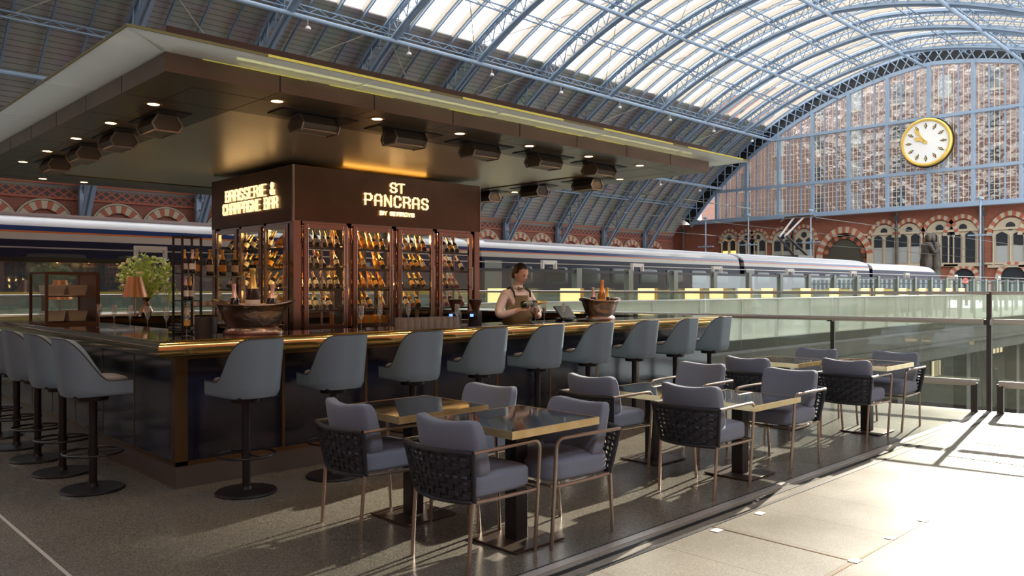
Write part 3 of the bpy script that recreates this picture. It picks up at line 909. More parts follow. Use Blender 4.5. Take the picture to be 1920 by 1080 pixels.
# the hotel proper seen through the gable glass
w = MB(); w.b2(GX + 14, GX + 15, 2, 80, 8, 35.5, m='brick_upper')
for k in range(9):
    y = 20 + k * 6.4
    for z in (13.5, 18.5, 24.0, 29.5):
        w.b2(GX + 13.8, GX + 14, y - .9, y + .9, z, z + 3, m='window_pale' if k % 2 else 'window_dark')
        w.b2(GX + 13.75, GX + 13.95, y - 1.15, y + 1.15, z - .35, z, m='stone_cream')
tag(w.build('hotel_building', smooth=False), 'red brick hotel front with pale windows seen through the gable glass', 'building')
# ================================================================ RAILS, PLATFORM, TRAIN
# glass balustrade beside the opening: panes, posts, top rim, handrail, low bench rail
def pl(s): return P0 + PD * s
bal = thing('glass_balustrade', 'near glass balustrade with steel handrail guarding the opening to the lower level', 'balustrade')
def bal_seg(s0, s1, nm):
    p = pl(s0); q = pl(s1)
    b = MB(); b.bar((p.x, p.y, .76), (q.x, q.y, .76), .012, 1.42)
    return b.build(nm, 'green_glass', bal, smooth=False)
ss = [-6.4, -4.2, -2.0, 0, 1.9, 3.8, 5.7, 7.6, 9.2]
for a, b_ in zip(ss[:-1], ss[1:]): bal_seg(a + .01, b_ - .01, 'glass_pane')
def blen(nm, m, off, z, r, s0, s1, flat=1.0):
    nrm = Vector((-PD.y, PD.x))
    p = pl(s0) + nrm * off; q = pl(s1) + nrm * off
    b = MB(); b.tube([(p.x, p.y, z), (q.x, q.y, z)], r, 10, flat=flat); return b.build(nm, m, bal)
blen('top_rim', 'rail_steel', 0, 1.485, .022, -6.4, 9.2)
blen('handrail', 'rail_steel', .09, 1.13, .034, -6.4, -0.06); blen('handrail', 'rail_steel', .09, 1.13, .034, .06, 9.2)
blen('low_rail', 'rail_steel', .16, .36, .032, -6.4, -0.12, 1.3); blen('low_rail', 'rail_steel', .16, .36, .032, .12, 9.2, 1.3)
for s_ in (-5.3, -2.1, -.14, .14, 3.75, 7.5):
    p = pl(s_) + Vector((-PD.y, PD.x)) * .16
    b = MB(); b.bar((p.x, p.y, 0), (p.x, p.y, .36), .07, .05); b.build('low_rail_leg', 'dark_steel', bal, smooth=False)
for s_ in ss[1:]:
    p = pl(s_)
    b = MB(); tall = s_ in (0, -2.0, -4.2)
    b.bar((p.x, p.y, -.4), (p.x, p.y, 1.5 if tall else 1.15), .055, .04)
    b.box((p.x - .05, p.y, 1.12), (.12, .07, .07))
    b.build('post', 'dark_steel', bal, smooth=False)
# balustrade continuing left behind the bar
bal2 = thing('glass_balustrade', 'glass balustrade running behind the bar toward the left edge', 'balustrade')
for k in range(9):
    x1 = PB.x - k * 2.2; x0 = x1 - 2.2
    b = MB(); b.b2(x0 + .01, x1 - .01, 13.99, 14.0, 0, 1.42); b.build('glass_pane', 'green_glass', bal2, smooth=False)
    b = MB(); b.b2(x0 - .02, x0 + .02, 13.97, 14.02, 0, 1.42); b.build('post', 'dark_steel', bal2, smooth=False)
b = MB(); b.tube([(PB.x - 20, 13.9, 1.12), (PB.x, 13.9, 1.12)], .034, 8); b.build('handrail', 'rail_steel', bal2)
b = MB(); b.tube([(PB.x - 20, 14, 1.43), (PB.x, 14, 1.43)], .02, 8); b.build('top_rim', 'rail_steel', bal2)
# balustrade on the far edge of the opening
bal3 = thing('glass_balustrade', 'long bright glass balustrade on the far edge of the opening', 'balustrade')
x = PB.x
while x < 70:
    b = MB(); b.b2(x + .02, min(x + 2.2, 70) - .02, 12.0, 12.014, -.27, 1.2); b.build('glass_pane', 'bright_glass', bal3, smooth=False)
    b = MB(); b.b2(x - .03, x + .03, 12.02, 12.10, -.5, 1.2); b.build('post', 'train_grey', bal3, smooth=False)
    x += 2.2
b = MB(); b.tube([(PB.x, 12.05, 1.22), (70, 12.05, 1.22)], .03, 8); b.build('handrail', 'rail_steel', bal3)
b = MB(); b.b2(PB.x, 70, 11.98, 12.04, -.36, -.27); b.build('base_channel', 'dark_steel', bal3, smooth=False)

# security screen along the platform
scr = thing('platform_screen', 'tall glazed security screen with grey posts between platform and train', 'security screen')
x = -2.0; k = 0
while x < 108:
    w_ = 2.4
    b = MB(); b.b2(x + .1, x + w_ - .1, 15.0, 15.02, 0.05, 2.0); b.build('glass_pane', 'screen_glass', scr, smooth=False)
    if k < 48:
        b = MB(); b.b2(x - .11, x + .11, 14.93, 15.12, 0, 2.12); b.build('post', 'train_grey', scr, smooth=False)
    x += w_; k += 1
b = MB(); b.b2(-4, 108, 14.96, 15.06, 1.98, 2.06); b.build('top_beam', 'black', scr, smooth=False)
b = MB(); b.tube([(-4, 15.0, 2.22), (108, 15.0, 2.22)], .014, 6); b.build('top_wire', 'rail_steel', scr)
b = MB(); b.b2(-4, 108, 14.96, 15.06, 0, .06); b.build('base_beam', 'rail_steel', scr, smooth=False)
# square hoop lamps on the screen
hl = MB(); hl.b2(-.28, .28, -.05, .05, .17, .24); hl.b2(-.28, -.23, -.05, .05, 0, .2); hl.b2(.23, .28, -.05, .05, 0, .2); hl.b2(-.2, .2, -.04, .04, .13, .17, m=None)
h0 = hl.build('screen_lamp', 'white_paint', smooth=False)
lamp_x = [2.4, 5.4, 12.2, 16.0, 20.0, 24.6, 30, 36, 42.5, 50, 58.5, 68]
wd = ORD
for i, x in enumerate(lamp_x):
    o = h0 if i == 0 else h0.copy()
    if i: C.objects.link(o)
    tag(o, 'white bracket lamp on top of the platform screen, %s from the left' % wd[i], 'lamp', None, (x, 15.0, 2.07))
# cream lit panels on the far platform
cp = MB(); cp.b2(-.42, .42, -.04, .04, -.2, .2, m='cream_sign'); cp.b2(.3, .44, -.05, .045, -.2, .2, m='amber_label'); cp.b2(-.05, .05, -.03, .03, -1.3, -.2, m='train_grey')
c0 = cp.build('information_panel', smooth=False)
px_list = [940, 1072, 1214, 1300, 1345, 1397, 1440, 1512, 1565, 1623, 1650, 1693, 1730, 1756, 1780, 1803]
for i, px in enumerate(px_list):
    t = (px - 960) / 1493.3; Y = 14.2; X = Y * (.6972 + .7169 * t) / (.7169 - .6972 * t)
    o = c0 if i == 0 else c0.copy()
    if i: C.objects.link(o)
    tag(o, 'small cream and yellow lit panel on the platform edge, %s from the left' % wd[i], 'panel', None, (X, Y, 1.34), -PI * 0.0)

# the train
def coach(x0, x1, label, nose=None):
    t = thing('train_coach', label, 'train', ((x0 + x1) / 2, 20.0, 0), 0, None)
    L = (x1 - x0) / 2
    def slab(nm, prof, m, a=-L, b=L, ang=40):
        mb = MB(); mb.prism_x(prof, a, b); return mb.build(nm, m, t, ang=ang)
    s = .9
    body = [(0.03, 1.40), (0, 1.9), (.03, 2.62), (2.8, 2.62), (2.83, 1.9), (2.8, 1.40)]
    slab('navy_body', body, 'train_navy')
    slab('lower_body', [(.03, -.2), (.03, 1.36), (2.8, 1.36), (2.8, -.2)], 'train_grey')
    slab('yellow_stripe', [(.015, 1.355), (.015, 1.465), (2.81, 1.465), (2.81, 1.355)], 'train_yellow')
    slab('cream_band', [(.03, 2.62), (.055, 2.78), (2.77, 2.78), (2.8, 2.62)], 'train_cream')
    slab('orange_line', [(.045, 2.78), (.05, 2.82), (2.78, 2.82), (2.785, 2.78)], 'train_orange')
    slab('blue_line', [(.055, 2.82), (.10, 2.93), (2.73, 2.93), (2.775, 2.82)], 'train_blue')
    roof = [(.10, 2.93), (.2, 3.05), (.42, 3.16), (.8, 3.25), (1.415, 3.29), (2.03, 3.25), (2.41, 3.16), (2.63, 3.05), (2.73, 2.93)]
    r = slab('roof', roof, 'train_white')
    mb = MB()
    for k in range(9):
        y = .45 + k * .24; z = 3.175 + .11 * (1 - ((y - 1.41) / 1.0) ** 2) + .005
        mb.b2(-L + .5, L - .5, y - .02, y + .02, z - .02, z + .02)
    mb.build('roof_ribs', 'train_roof', t, smooth=False)
    n = int((2 * L - 1.6) / 1.9)
    for k in range(n):
        x = -L + 1.2 + k * 1.9
        mb = MB(); mb.superbox((x + .6, .01, 2.02), (1.25, .05, .62), n=10, seg=6); mb.build('window', 'train_glass', t)
    mb = MB(); mb.b2(-L + .1, -L + .9, -.012, .05, .1, 2.5); mb.build('door', 'train_grey', t, smooth=False)
    mb = MB(); mb.prism_x([(.25, .3), (.25, 3.0), (2.6, 3.0), (2.6, .3)], L, L + .45); mb.build('gangway', 'rubber', t, smooth=False)
    return t
coach(-18, -0.9, 'navy train coach at the far left behind the display case')
coach(-0.45, 17.6, 'long navy train coach with orange line and silver roof behind the bar')
coach(18.05, 34.9, 'navy train coach to the right of the sign tower, behind the bartender')
coach(35.35, 50.5, 'navy train coach carrying the raised pantograph')
# leading power car with a sloping nose
pc = thing('power_car', 'navy power car with sloping nose at the right end of the train', 'train', (51, 20, 0))
def nosebox(nm, prof, m, x0, x1, f):
    mb = MB()
    nx = 12
    def fn(u, v):
        i = int(round(u * len(prof))) % len(prof); y, z = prof[i]
        x = x0 + (x1 - x0) * v
        k = f(v)
        return (x, 1.415 + (y - 1.415) * (1 - .35 * (1 - k)), -.2 + (z + .2) * k)
    mb.grid(fn, len(prof), nx, wrap=True); n = len(prof)
    mb.f.append(tuple(range(n))); mb.m.append(0); mb.f.append(tuple(range(nx * n + n - 1, nx * n - 1, -1))); mb.m.append(0)
    return mb.build(nm, m, pc, ang=40)
nf = lambda v: 1 - max(0, (v - .72) / .28) ** 2 * .72
nosebox('body', [(0.03, -.2), (0, 1.9), (.04, 2.75), (2.79, 2.75), (2.83, 1.9), (2.8, -.2)], 'train_navy', 0, 15, nf)
nosebox('roof', [(.02, 2.7), (.08, 2.9), (.3, 3.05), (.8, 3.15), (2.03, 3.15), (2.5, 3.05), (2.75, 2.9), (2.81, 2.7)], 'train_white', 0, 14.6, nf)
mb = MB(); mb.b2(0, 10.5, -.01, .04, 1.355, 1.465); mb.build('yellow_stripe', 'train_yellow', pc, smooth=False)
# pantograph
pg = thing('pantograph', 'raised folding pantograph on the train roof', 'pantograph', (43.5, 21.4, 3.28))
mb = MB(); mb.b2(-.9, .9, -.6, .6, 0, .12); mb.build('base_frame', 'dark_steel', pg, smooth=False)
mb = MB()
for s in (-.25, .25): mb.tube([(.7, s * 1.6, .1), (-1.6, s, 1.15)], .07, 6)
mb.build('lower_arm', 'black_iron', pg)
mb = MB()
for s in (-.15, .15): mb.tube([(-1.6, s, 1.15), (.4, s * 2, 2.35)], .05, 6)
mb.build('upper_arm', 'white_paint', pg)
mb = MB(); mb.b2(.2, .65, -.8, .8, 2.33, 2.42); mb.tube([(.4, -1.1, 2.15), (.4, -.8, 2.42), (.4, .8, 2.42), (.4, 1.1, 2.15)], .04, 6); mb.build('contact_head', 'dark_steel', pg)
# overhead wires and masts
for k, (Y, z) in enumerate(((21.4, 5.75), (30, 5.2), (31, 6.3))):
    mb = MB(); mb.tube([(0, Y, z), (111, Y, z)], .022, 5)
    tag(mb.build('overhead_wire', 'dark_steel'), ['overhead wire strung above the navy train', 'lower overhead wire over the far tracks', 'upper overhead wire over the far tracks'][k], 'wire')
for k, px in enumerate((1323, 1403, 1520, 1838)):
    t = (px - 960) / 1493.3; X = 96.0; Y = X * (.7169 - .6972 * t) / (.6972 + .7169 * t)
    mb = MB(); mb.tube([(X, Y, 0 if k == 3 else -1), (X, Y, 11.2)], .09, 6); mb.b2(X - .1, X + .1, Y - 1.2, Y + 1.2, 7.2, 7.35); mb.lathe([(.3, 0), (.32, .2), (.05, .3)], (X, Y, 11.1), 8)
    tag(mb.build('lamp_mast', 'pale_steel'), ['slim mast with crossarm at the far left end of the platforms', 'slim mast with crossarm left of the pantograph', 'slim mast with crossarm by the great archway', 'slim mast with crossarm right of the bronze statue'][k], 'mast')

# grey railings and signals by the end of the platforms
fe = thing('railing_fence', 'grey vertical railings at the end of the platforms', 'fence', (76, 13, 0))
for k in range(46):
    mb = MB(); mb.b2(0, .06, -k * .42 - .12, -k * .42 + .12, 0, 2.35)
    mb.build('paling', 'train_grey', fe, smooth=False)
mb = MB(); mb.b2(.02, .1, -19, .2, 1.9, 2.0); mb.b2(.02, .1, -19, .2, .4, .5); mb.build('fence_rail', 'train_grey', fe, smooth=False)
sg = thing('signal_post', 'dark signal post with a glowing red lamp at the platform end', 'signal', (78, 14.9 * 78 / 78 + 7.6, 0))
mb = MB(); mb.b2(-.1, .1, -.1, .1, 0, 2.0); mb.b2(-.25, .25, -.45, .45, 1.4, 2.5); mb.build('post', 'black', sg, smooth=False)
mb = MB(); mb.superbox((-.28, 0, 2.2), (.1, .45, .45), n=2); mb.build('lamp', 'red_lamp', sg)

# bronze statue of an embracing couple
def skin_obj(name, verts, edges, radii, m, parent=None, sub=2, root=0, extra=None):
    me = bpy.data.meshes.new(name + '_sk'); me.from_pydata(verts, edges, []); me.update()
    o = bpy.data.objects.new(name + '_sk', me); C.objects.link(o)
    md = o.modifiers.new('s', 'SKIN'); md.use_smooth_shade = True
    sv = me.skin_vertices[0].data
    for i, r in enumerate(radii):
        r = r if isinstance(r, tuple) else (r, r)
        sv[i].radius = r; sv[i].use_root = (i == root)
    ss_ = o.modifiers.new('u', 'SUBSURF'); ss_.levels = sub; ss_.render_levels = sub
    dg = bpy.context.evaluated_depsgraph_get()
    ev = o.evaluated_get(dg)
    m2 = bpy.data.meshes.new_from_object(ev)
    vs = [v.co.copy() for v in m2.vertices]; fs = [tuple(p.vertices) for p in m2.polygons]
    bpy.data.objects.remove(o); bpy.data.meshes.remove(me); bpy.data.meshes.remove(m2)
    return vs, fs
def chain_body(js, es): return [Vector(j[0]) for j in js], es, [j[1] for j in js]
stt = thing('statue', 'tall bronze statue of an embracing couple before the brick end wall', 'statue', (98, 32.0, 0.2), R(-135))
for sgn, nm in ((1, 'standing_man'), (-1, 'standing_woman')):
    H = 4.6 if sgn > 0 else 4.3
    y = .5 * sgn
    js = [((0, y, 0.52 * 8), .62), ((0, y * .9, .62 * 8), .6), ((0, y * .8, .74 * 8), (.72, .6)), ((0, y * .6, .82 * 8), .3), ((0, y * .35, .9 * 8), .42), ((0, y * .35, .95 * 8), .38),
          ((.75, y * .9, .79 * 8), .34), ((1.0, y * .2, .66 * 8), .28), ((.7, -y * .9, .70 * 8), .22),
          ((-.75, y * .9, .79 * 8), .34), ((-1.05, y * .2, .68 * 8), .28), ((-.7, -y * .9, .77 * 8), .22),
          ((.35, y, .28 * 8), .38), ((.38, y * 1.2, 0.02 * 8), .24), ((-.35, y, .28 * 8), .38), ((-.4, y * 1.3, .02 * 8), .24)]
    es = [(0, 1), (1, 2), (2, 3), (3, 4), (4, 5), (2, 6), (6, 7), (7, 8), (2, 9), (9, 10), (10, 11), (0, 12), (12, 13), (0, 14), (14, 15)]
    vs, fs = skin_obj(nm, *chain_body(js, es), 'statue_bronze')
    mb = MB(); mb.add(vs, fs)
    mb.lathe([(.5, 3.9), (.8, 2.6), (.95, 1.5)] if sgn < 0 else [(.6, 4.2), (.62, 3.4), (.8, 2.7)], (0, y, 0), 16)
    mb.build(nm, 'statue_bronze', stt, ang=60)
mb = MB(); mb.lathe([(1.6, -.2), (1.5, .3), (1.2, .35), (0.01, .36)], (0, 0, 0), 20); mb.build('plinth', 'statue_bronze', stt)
# ================================================================ THE BAR ISLAND
BX0, BX1, BY0, BY1 = 2.42, 9.95, 6.20, 12.30          # faces of the bar carcass
def ring(mb, prof, m=None, sides=(0, 1, 2, 3), x0=None):
    # sweep a profile of (outward offset, z) round the rectangle, mitred at the corners
    cs = [(BX0, BY0, -1, -1), (BX1, BY0, 1, -1), (BX1, BY1, 1, 1), (BX0, BY1, -1, 1)]
    n = len(prof)
    for s in sides:
        a = cs[s]; b = cs[(s + 1) % 4]
        vs = [(a[0] + a[2] * o, a[1] + a[3] * o, z) for o, z in prof] + [(b[0] + b[2] * o, b[1] + b[3] * o, z) for o, z in prof]
        fs = [(i, n + i, n + (i + 1) % n, (i + 1) % n) for i in range(n)]
        mb.add(vs, fs, m)
bar = thing('bar_counter', 'large rectangular bar counter with navy panels, brass nosing and black mirror top', 'bar counter')
CT = 1.155
mb = MB(); ring(mb, [(.17, CT - .004), (.17, CT - .03), (-.60, CT - .03), (-.60, CT - .004)]); mb.build('countertop', 'counter_black', bar, smooth=False)
arc_ = [(.15 + .06 * math.cos(PI / 2 - PI * k / 12), CT - .063 + .063 * math.sin(PI / 2 - PI * k / 12)) for k in range(13)]
nos = arc_ + [(.06, CT - .126), (.06, CT - .02), (.13, CT)]
mb = MB(); ring(mb, nos, sides=(0,)); mb.build('brass_nosing', 'brass', bar, ang=50)
mb = MB(); ring(mb, nos, sides=(1, 2)); mb.build('brass_nosing', 'brass', bar, ang=50)
mb = MB(); ring(mb, nos, sides=(3,)); mb.build('brass_nosing', 'nosing_dark_reflection', bar, ang=50, label='brass nosing on the left side, its dark reflections put into the colour')
mb = MB(); ring(mb, [(-.02, 1.03), (-.02, .17), (-.08, .17), (-.08, 1.03)]); mb.build('carcass', 'black', bar, smooth=False)
mb = MB(); ring(mb, [(0, .17), (0, 0), (-.05, 0), (-.05, .17)]); mb.build('kickplate', 'kick', bar, smooth=False)
mb = MB(); ring(mb, [(.004, .205), (.004, .17), (-.02, .17), (-.02, .205)]); ring(mb, [(.01, 1.04), (.01, .995), (-.02, .995), (-.02, 1.04)]); mb.build('brass_rail', 'brass_strip', bar, smooth=False)
# panels and brass posts
mb = MB(); mb.b2(BX0 - .004, BX0 + .09, BY0 - .004, BY0 + .09, .17, 1.03); mb.build('corner_post', 'brass_strip', bar, smooth=False)
x = BX0 + .09
while x < BX1 - .1:
    x1 = min(x + .80, BX1)
    mb = MB(); mb.b2(x, x1, BY0, BY0 + .03, .205, .995); mb.build('navy_panel', 'navy_gloss', bar, smooth=False)
    mb = MB(); mb.b2(x1, x1 + .028, BY0 - .003, BY0 + .03, .205, .995); mb.build('brass_strip', 'brass_strip', bar, smooth=False)
    x = x1 + .028
y = BY0 + .09
while y < BY1 - .1:
    y1 = min(y + .80, BY1)
    mb = MB(); mb.b2(BX0, BX0 + .03, y, y1, .205, .995); mb.build('navy_panel', 'navy_gloss', bar, smooth=False)
    mb = MB(); mb.b2(BX0 - .003, BX0 + .03, y1, y1 + .02, .205, .995); mb.build('brass_strip', 'brass_strip', bar, smooth=False)
    y = y1 + .02
mb = MB(); mb.b2(BX1 - .03, BX1, BY0, BY1, .205, .995); mb.build('navy_panel', 'navy_gloss', bar, smooth=False)

# ---------------------------------------------------------------- canopy
FX0, FX1, FY0, FY1 = 2.05, 8.72, 5.43, 12.2
ZC = 3.0
can = thing('canopy', 'great square bronze canopy with glowing glass fringe over the bar', 'canopy')
def rring(mb, x0, x1, y0, y1, w, z0, z1, m=None):
    mb.b2(x0, x1, y0, y0 + w, z0, z1, m); mb.b2(x0, x1, y1 - w, y1, z0, z1, m)
    mb.b2(x0, x0 + w, y0 + w, y1 - w, z0, z1, m); mb.b2(x1 - w, x1, y0 + w, y1 - w, z0, z1, m)
mb = MB(); rring(mb, FX0, FX1, FY0, FY1, .04, ZC - .0, ZC + .13); mb.build('fascia', 'bronze', can, smooth=False)
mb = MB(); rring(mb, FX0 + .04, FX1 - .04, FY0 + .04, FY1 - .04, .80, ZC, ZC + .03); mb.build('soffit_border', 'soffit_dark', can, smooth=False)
mb = MB()
for k in range(1, 8):
    X = FX0 + k * (FX1 - FX0) / 8
    mb.b2(X - .004, X + .004, FY0 - .002, FY0 + .001, ZC, ZC + .13)
    if FX0 + .8 < X < FX1 - .8: mb.b2(X - .003, X + .003, FY0 + .04, FY0 + .84, ZC - .001, ZC + .002)
    Y = FY0 + k * (FY1 - FY0) / 8
    mb.b2(FX0 - .002, FX0 + .001, Y - .004, Y + .004, ZC, ZC + .13)
    if FY0 + .8 < Y < FY1 - .8: mb.b2(FX0 + .04, FX0 + .84, Y - .003, Y + .003, ZC - .001, ZC + .002)
for off in (.30, ):
    rring(mb, FX0 + off, FX1 - off, FY0 + off, FY1 - off, .006, ZC - .001, ZC + .002)
mb.build('joint', 'black', can, smooth=False)
mb = MB(); mb.b2(FX0 + .84, FX1 - .84, FY0 + .84, FY1 - .84, ZC + .012, ZC + .04); mb.build('inner_ceiling', 'soffit', can, smooth=False)
mb = MB(); rring(mb, FX0 + .005, FX1 - .005, FY0 + .005, FY1 - .005, .3, ZC + .15, ZC + .31); mb.build('upstand', 'canopy_brown', can, smooth=False)
mb = MB(); mb.b2(FX0 + .1, FX1 - .1, FY0 + .1, FY1 - .1, ZC + .04, ZC + .29); mb.build('roof_deck', 'canopy_brown', can, smooth=False)
# glass fringe panels
GW = .36; zg0, zg1 = ZC + .13, ZC + .148
def gp(poly):
    mb = MB(); mb.prism(poly, zg0, zg1); mb.build('glass_panel', 'frosted', can, smooth=False)
cx = [FX0, FX0 + 1.45, FX0 + 2.9, FX0 + 4.35, FX0 + 5.8, FX1]
for i, (a, b_) in enumerate(zip(cx[:-1], cx[1:])):
    e0 = GW if i == 0 else -.006; e1 = GW if i == len(cx) - 2 else -.006
    gp([(a - e0, FY0 - GW), (b_ + e1, FY0 - GW), (b_ - (0.006 if e1 < 0 else 0), FY0 + .03), (a + (0.006 if e0 < 0 else 0), FY0 + .03)])
    gp([(a + (0.006 if e0 < 0 else 0), FY1 - .03), (b_ - (0.006 if e1 < 0 else 0), FY1 - .03), (b_ + e1, FY1 + GW), (a - e0, FY1 + GW)])
cy = [FY0, FY0 + 1.45, FY0 + 2.9, FY0 + 4.35, FY0 + 5.8, FY1]
for i, (a, b_) in enumerate(zip(cy[:-1], cy[1:])):
    e0 = GW if i == 0 else -.006; e1 = GW if i == len(cy) - 2 else -.006
    gp([(FX0 - GW, a - e0 + .006), (FX0 + .03, a + .006), (FX0 + .03, b_ - .006), (FX0 - GW, b_ + e1 - .006)])
    gp([(FX1 + GW, a - e0 + .006), (FX1 + GW, b_ + e1 - .006), (FX1 - .03, b_ - .006), (FX1 - .03, a + .006)])
mb = MB(); rring(mb, FX0 - GW - .008, FX1 + GW + .008, FY0 - GW - .008, FY1 + GW + .008, .008, zg0, zg1); mb.build('glass_edge', 'edge_olive', can, smooth=False)
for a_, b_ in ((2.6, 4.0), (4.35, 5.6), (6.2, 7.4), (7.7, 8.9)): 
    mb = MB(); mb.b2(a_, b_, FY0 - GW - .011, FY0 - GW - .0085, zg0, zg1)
    mb.build('edge_glow', 'edge_glow_yellow', can, smooth=False)  # faint emission paints the yellow gleam along the glass edge
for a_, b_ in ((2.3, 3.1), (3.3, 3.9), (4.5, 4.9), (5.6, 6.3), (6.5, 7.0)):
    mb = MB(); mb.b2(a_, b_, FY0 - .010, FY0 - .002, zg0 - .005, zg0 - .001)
    mb.build('join_glow', 'edge_glow_yellow', can, smooth=False)  # broken gleam where glass meets fascia, painted as faint emission
mb = MB(); mb.b2(FX0 + .5, FX1 - .4, FY0 - .012, FY0 + .004, zg1 + .03, zg1 + .045); mb.build('strip_lamp', 'strip_lamp', can, smooth=False)
# heater recesses (black) under the soffit
dl0 = None
def downlight(x, y, lab, z=ZC, lit=True):
    global dl0
    if dl0 is None:
        dl0 = thing('downlight', lab, 'downlight', (x, y, z), 0, None)
        mb = MB(); mb.lathe([(.045, -.004), (.062, -.006), (.066, 0.0)], seg=20, cap=False); mb.build('bezel', 'lamp_ring', dl0)
        mb = MB(); mb.lathe([(0.001, -.003), (.045, -.003)], seg=16); mb.build('lamp', 'lamp_glow', dl0)
        o = dl0
    else: o = dup(dl0, (x, y, z), 0, lab)
    ld = bpy.data.lights.new('downlight_lamp', 'SPOT'); ld.energy = 15; ld.color = (1, .62, .28); ld.spot_size = R(110); ld.spot_blend = .6; ld.shadow_soft_size = .05
    lo_ = bpy.data.objects.new('downlight_lamp', ld); C.objects.link(lo_); lo_.location = (x, y, z - .03)
for k in range(6):
    downlight(3.0 + .93 * k, 5.70, '%s downlight from the near corner along the front edge of the canopy' % ORD[k])
for k in range(5):
    downlight(2.35, 6.47 + 1.0 * k, '%s downlight from the near corner along the left edge of the canopy' % ORD[k])
for k in range(2):
    downlight(2.9 + .5 * k, 11.9, '%s warm downlight on the back border of the canopy' % ['left', 'right'][k])
for k in range(2):
    downlight(8.42, 6.6 + 2.0 * k, '%s warm downlight on the right border of the canopy' % ['nearer', 'farther'][k])
ht = thing('patio_heater', 'x', 'heater', (0, 0, 0))
mb = MB()
pr = [(-.07, -.005), (.07, -.005), (.115, -.08), (.085, -.125), (-.085, -.125), (-.115, -.08)]
mb.prism_x(pr, -.165, .165); mb.build('casing', 'heater', ht, smooth=False)
lp = [(-.075, .0), (.075, 0), (.125, -.08), (.092, -.137), (-.092, -.137), (-.125, -.08)]
for s in (-1, 1):
    mb = MB()
    for p_, q_ in zip(lp, lp[1:] + lp[:1]): mb.bar((s * .172, *p_), (s * .172, *q_), .014, .012, up=(1, 0, 0))
    mb.build('end_frame', 'heater_steel', ht, smooth=False)
mb = MB(); mb.b2(-.155, .155, -.08, .08, -.131, -.126)
for s in (-1, 1): mb.b2(-.17, .17, s * .088 - .006, s * .088 + .006, -.137, -.125)
mb.build('mesh_grille', 'heater_mesh', ht, smooth=False)
mb = MB(); mb.b2(-.36, .36, -.13, .13, -.006, 0.0); mb.build('recess', 'black', ht, smooth=False)
HP = []
for k in range(5): HP.append((3.5 + .94 * k, 6.0, 0, '%s heater from the near corner along the front edge of the canopy' % ORD[k]))
for k in range(4): HP.append((2.58, 6.96 + 1.03 * k, PI / 2, '%s heater from the near corner along the left edge of the canopy' % ORD[k]))
for k in range(3): HP.append((8.2, 6.98 + 1.0 * k, PI / 2, '%s patio heater hanging under the right edge of the canopy' % ['nearest', 'middle', 'farthest'][k]))
for i, (x, y, rz, lab) in enumerate(HP):
    if i == 0: ht.location = (x, y, ZC - .002); ht['label'] = lab
    else: dup(ht, (x, y, ZC - .002), rz, lab)

# ---------------------------------------------------------------- sign tower
SX0, SX1, SY0, SY1 = 4.50, 7.33, 8.17, 10.33
SZ0, SZ1 = 2.32, 2.95
tw = thing('sign_tower', 'bronze sign box with glowing letters above the glazed wine cabinets', 'sign')
mb = MB(); mb.b2(SX0, SX1, SY0, SY1, SZ0, SZ1); mb.build('sign_box', 'sign_bronze', tw, smooth=False)
mb = MB(); mb.b2(SX0 - .012, SX0 + .01, SY0 - .012, SY0 + .01, SZ0, SZ1); mb.b2(SX1 - .01, SX1 + .004, SY0 - .008, SY0 + .01, SZ0, SZ1); mb.build('corner_trim', 'steel_frame', tw, smooth=False)
mb = MB(); mb.b2(SX0 + .5, SX1 - .5, SY0 + .5, SY1 - .5, SZ1, ZC + .012); mb.build('neck', 'black', tw, smooth=False)
mb = MB(); mb.b2(SX0 + .75, SX0 + 2.0, SY0 + .12, SY0 + .16, SZ1, SZ1 + .015); mb.build('cove_light', 'cove_glow', tw, smooth=False)
# stroke letters, 4 wide by 6 high
GL = {'A': [[(0, 0), (0, 5), (1, 6), (3, 6), (4, 5), (4, 0)], [(0, 2.6), (4, 2.6)]],
      'B': [[(0, 0), (0, 6), (3, 6), (4, 5.2), (4, 4), (3.2, 3.2), (0, 3.2)], [(3.2, 3.2), (4, 2.4), (4, .8), (3, 0), (0, 0)]],
      'C': [[(4, 4.3), (4, 5), (3, 6), (1, 6), (0, 5), (0, 1), (1, 0), (3, 0), (4, 1), (4, 1.7)]],
      'E': [[(4, 6), (0, 6), (0, 0), (4, 0)], [(0, 3.1), (3.2, 3.1)]],
      'G': [[(4, 4.6), (4, 5), (3, 6), (1, 6), (0, 5), (0, 1), (1, 0), (3, 0), (4, 1), (4, 2.8), (2.2, 2.8)]],
      'H': [[(0, 0), (0, 6)], [(4, 0), (4, 6)], [(0, 3), (4, 3)]],
      'I': [[(2, 0), (2, 6)]],
      'M': [[(0, 0), (0, 6), (2, 3), (4, 6), (4, 0)]],
      'N': [[(0, 0), (0, 6), (4, 0), (4, 6)]],
      'P': [[(0, 0), (0, 6), (3, 6), (4, 5), (4, 3.6), (3, 2.6), (0, 2.6)]],
      'R': [[(0, 0), (0, 6), (3, 6), (4, 5), (4, 3.9), (3, 3), (0, 3)], [(2.4, 3), (4, 1.6), (4, 0)]],
      'S': [[(4, 4.6), (4, 5.1), (3, 6), (1, 6), (0, 5.2), (0, 4), (.9, 3.1), (3.1, 2.9), (4, 2), (4, .9), (3, 0), (1, 0), (0, .9), (0, 1.4)]],
      'T': [[(0, 6), (4, 6)], [(2, 6), (2, 0)]],
      'Y': [[(0, 6), (2, 3.2), (4, 6)], [(2, 3.2), (2, 0)]],
      '&': [[(4, 0), (.8, 4.2), (.8, 5.2), (1.6, 6), (2.6, 5.6), (2.6, 4.4), (0, 2), (0, .8), (1, 0), (2.6, 0), (4, 2)]]}
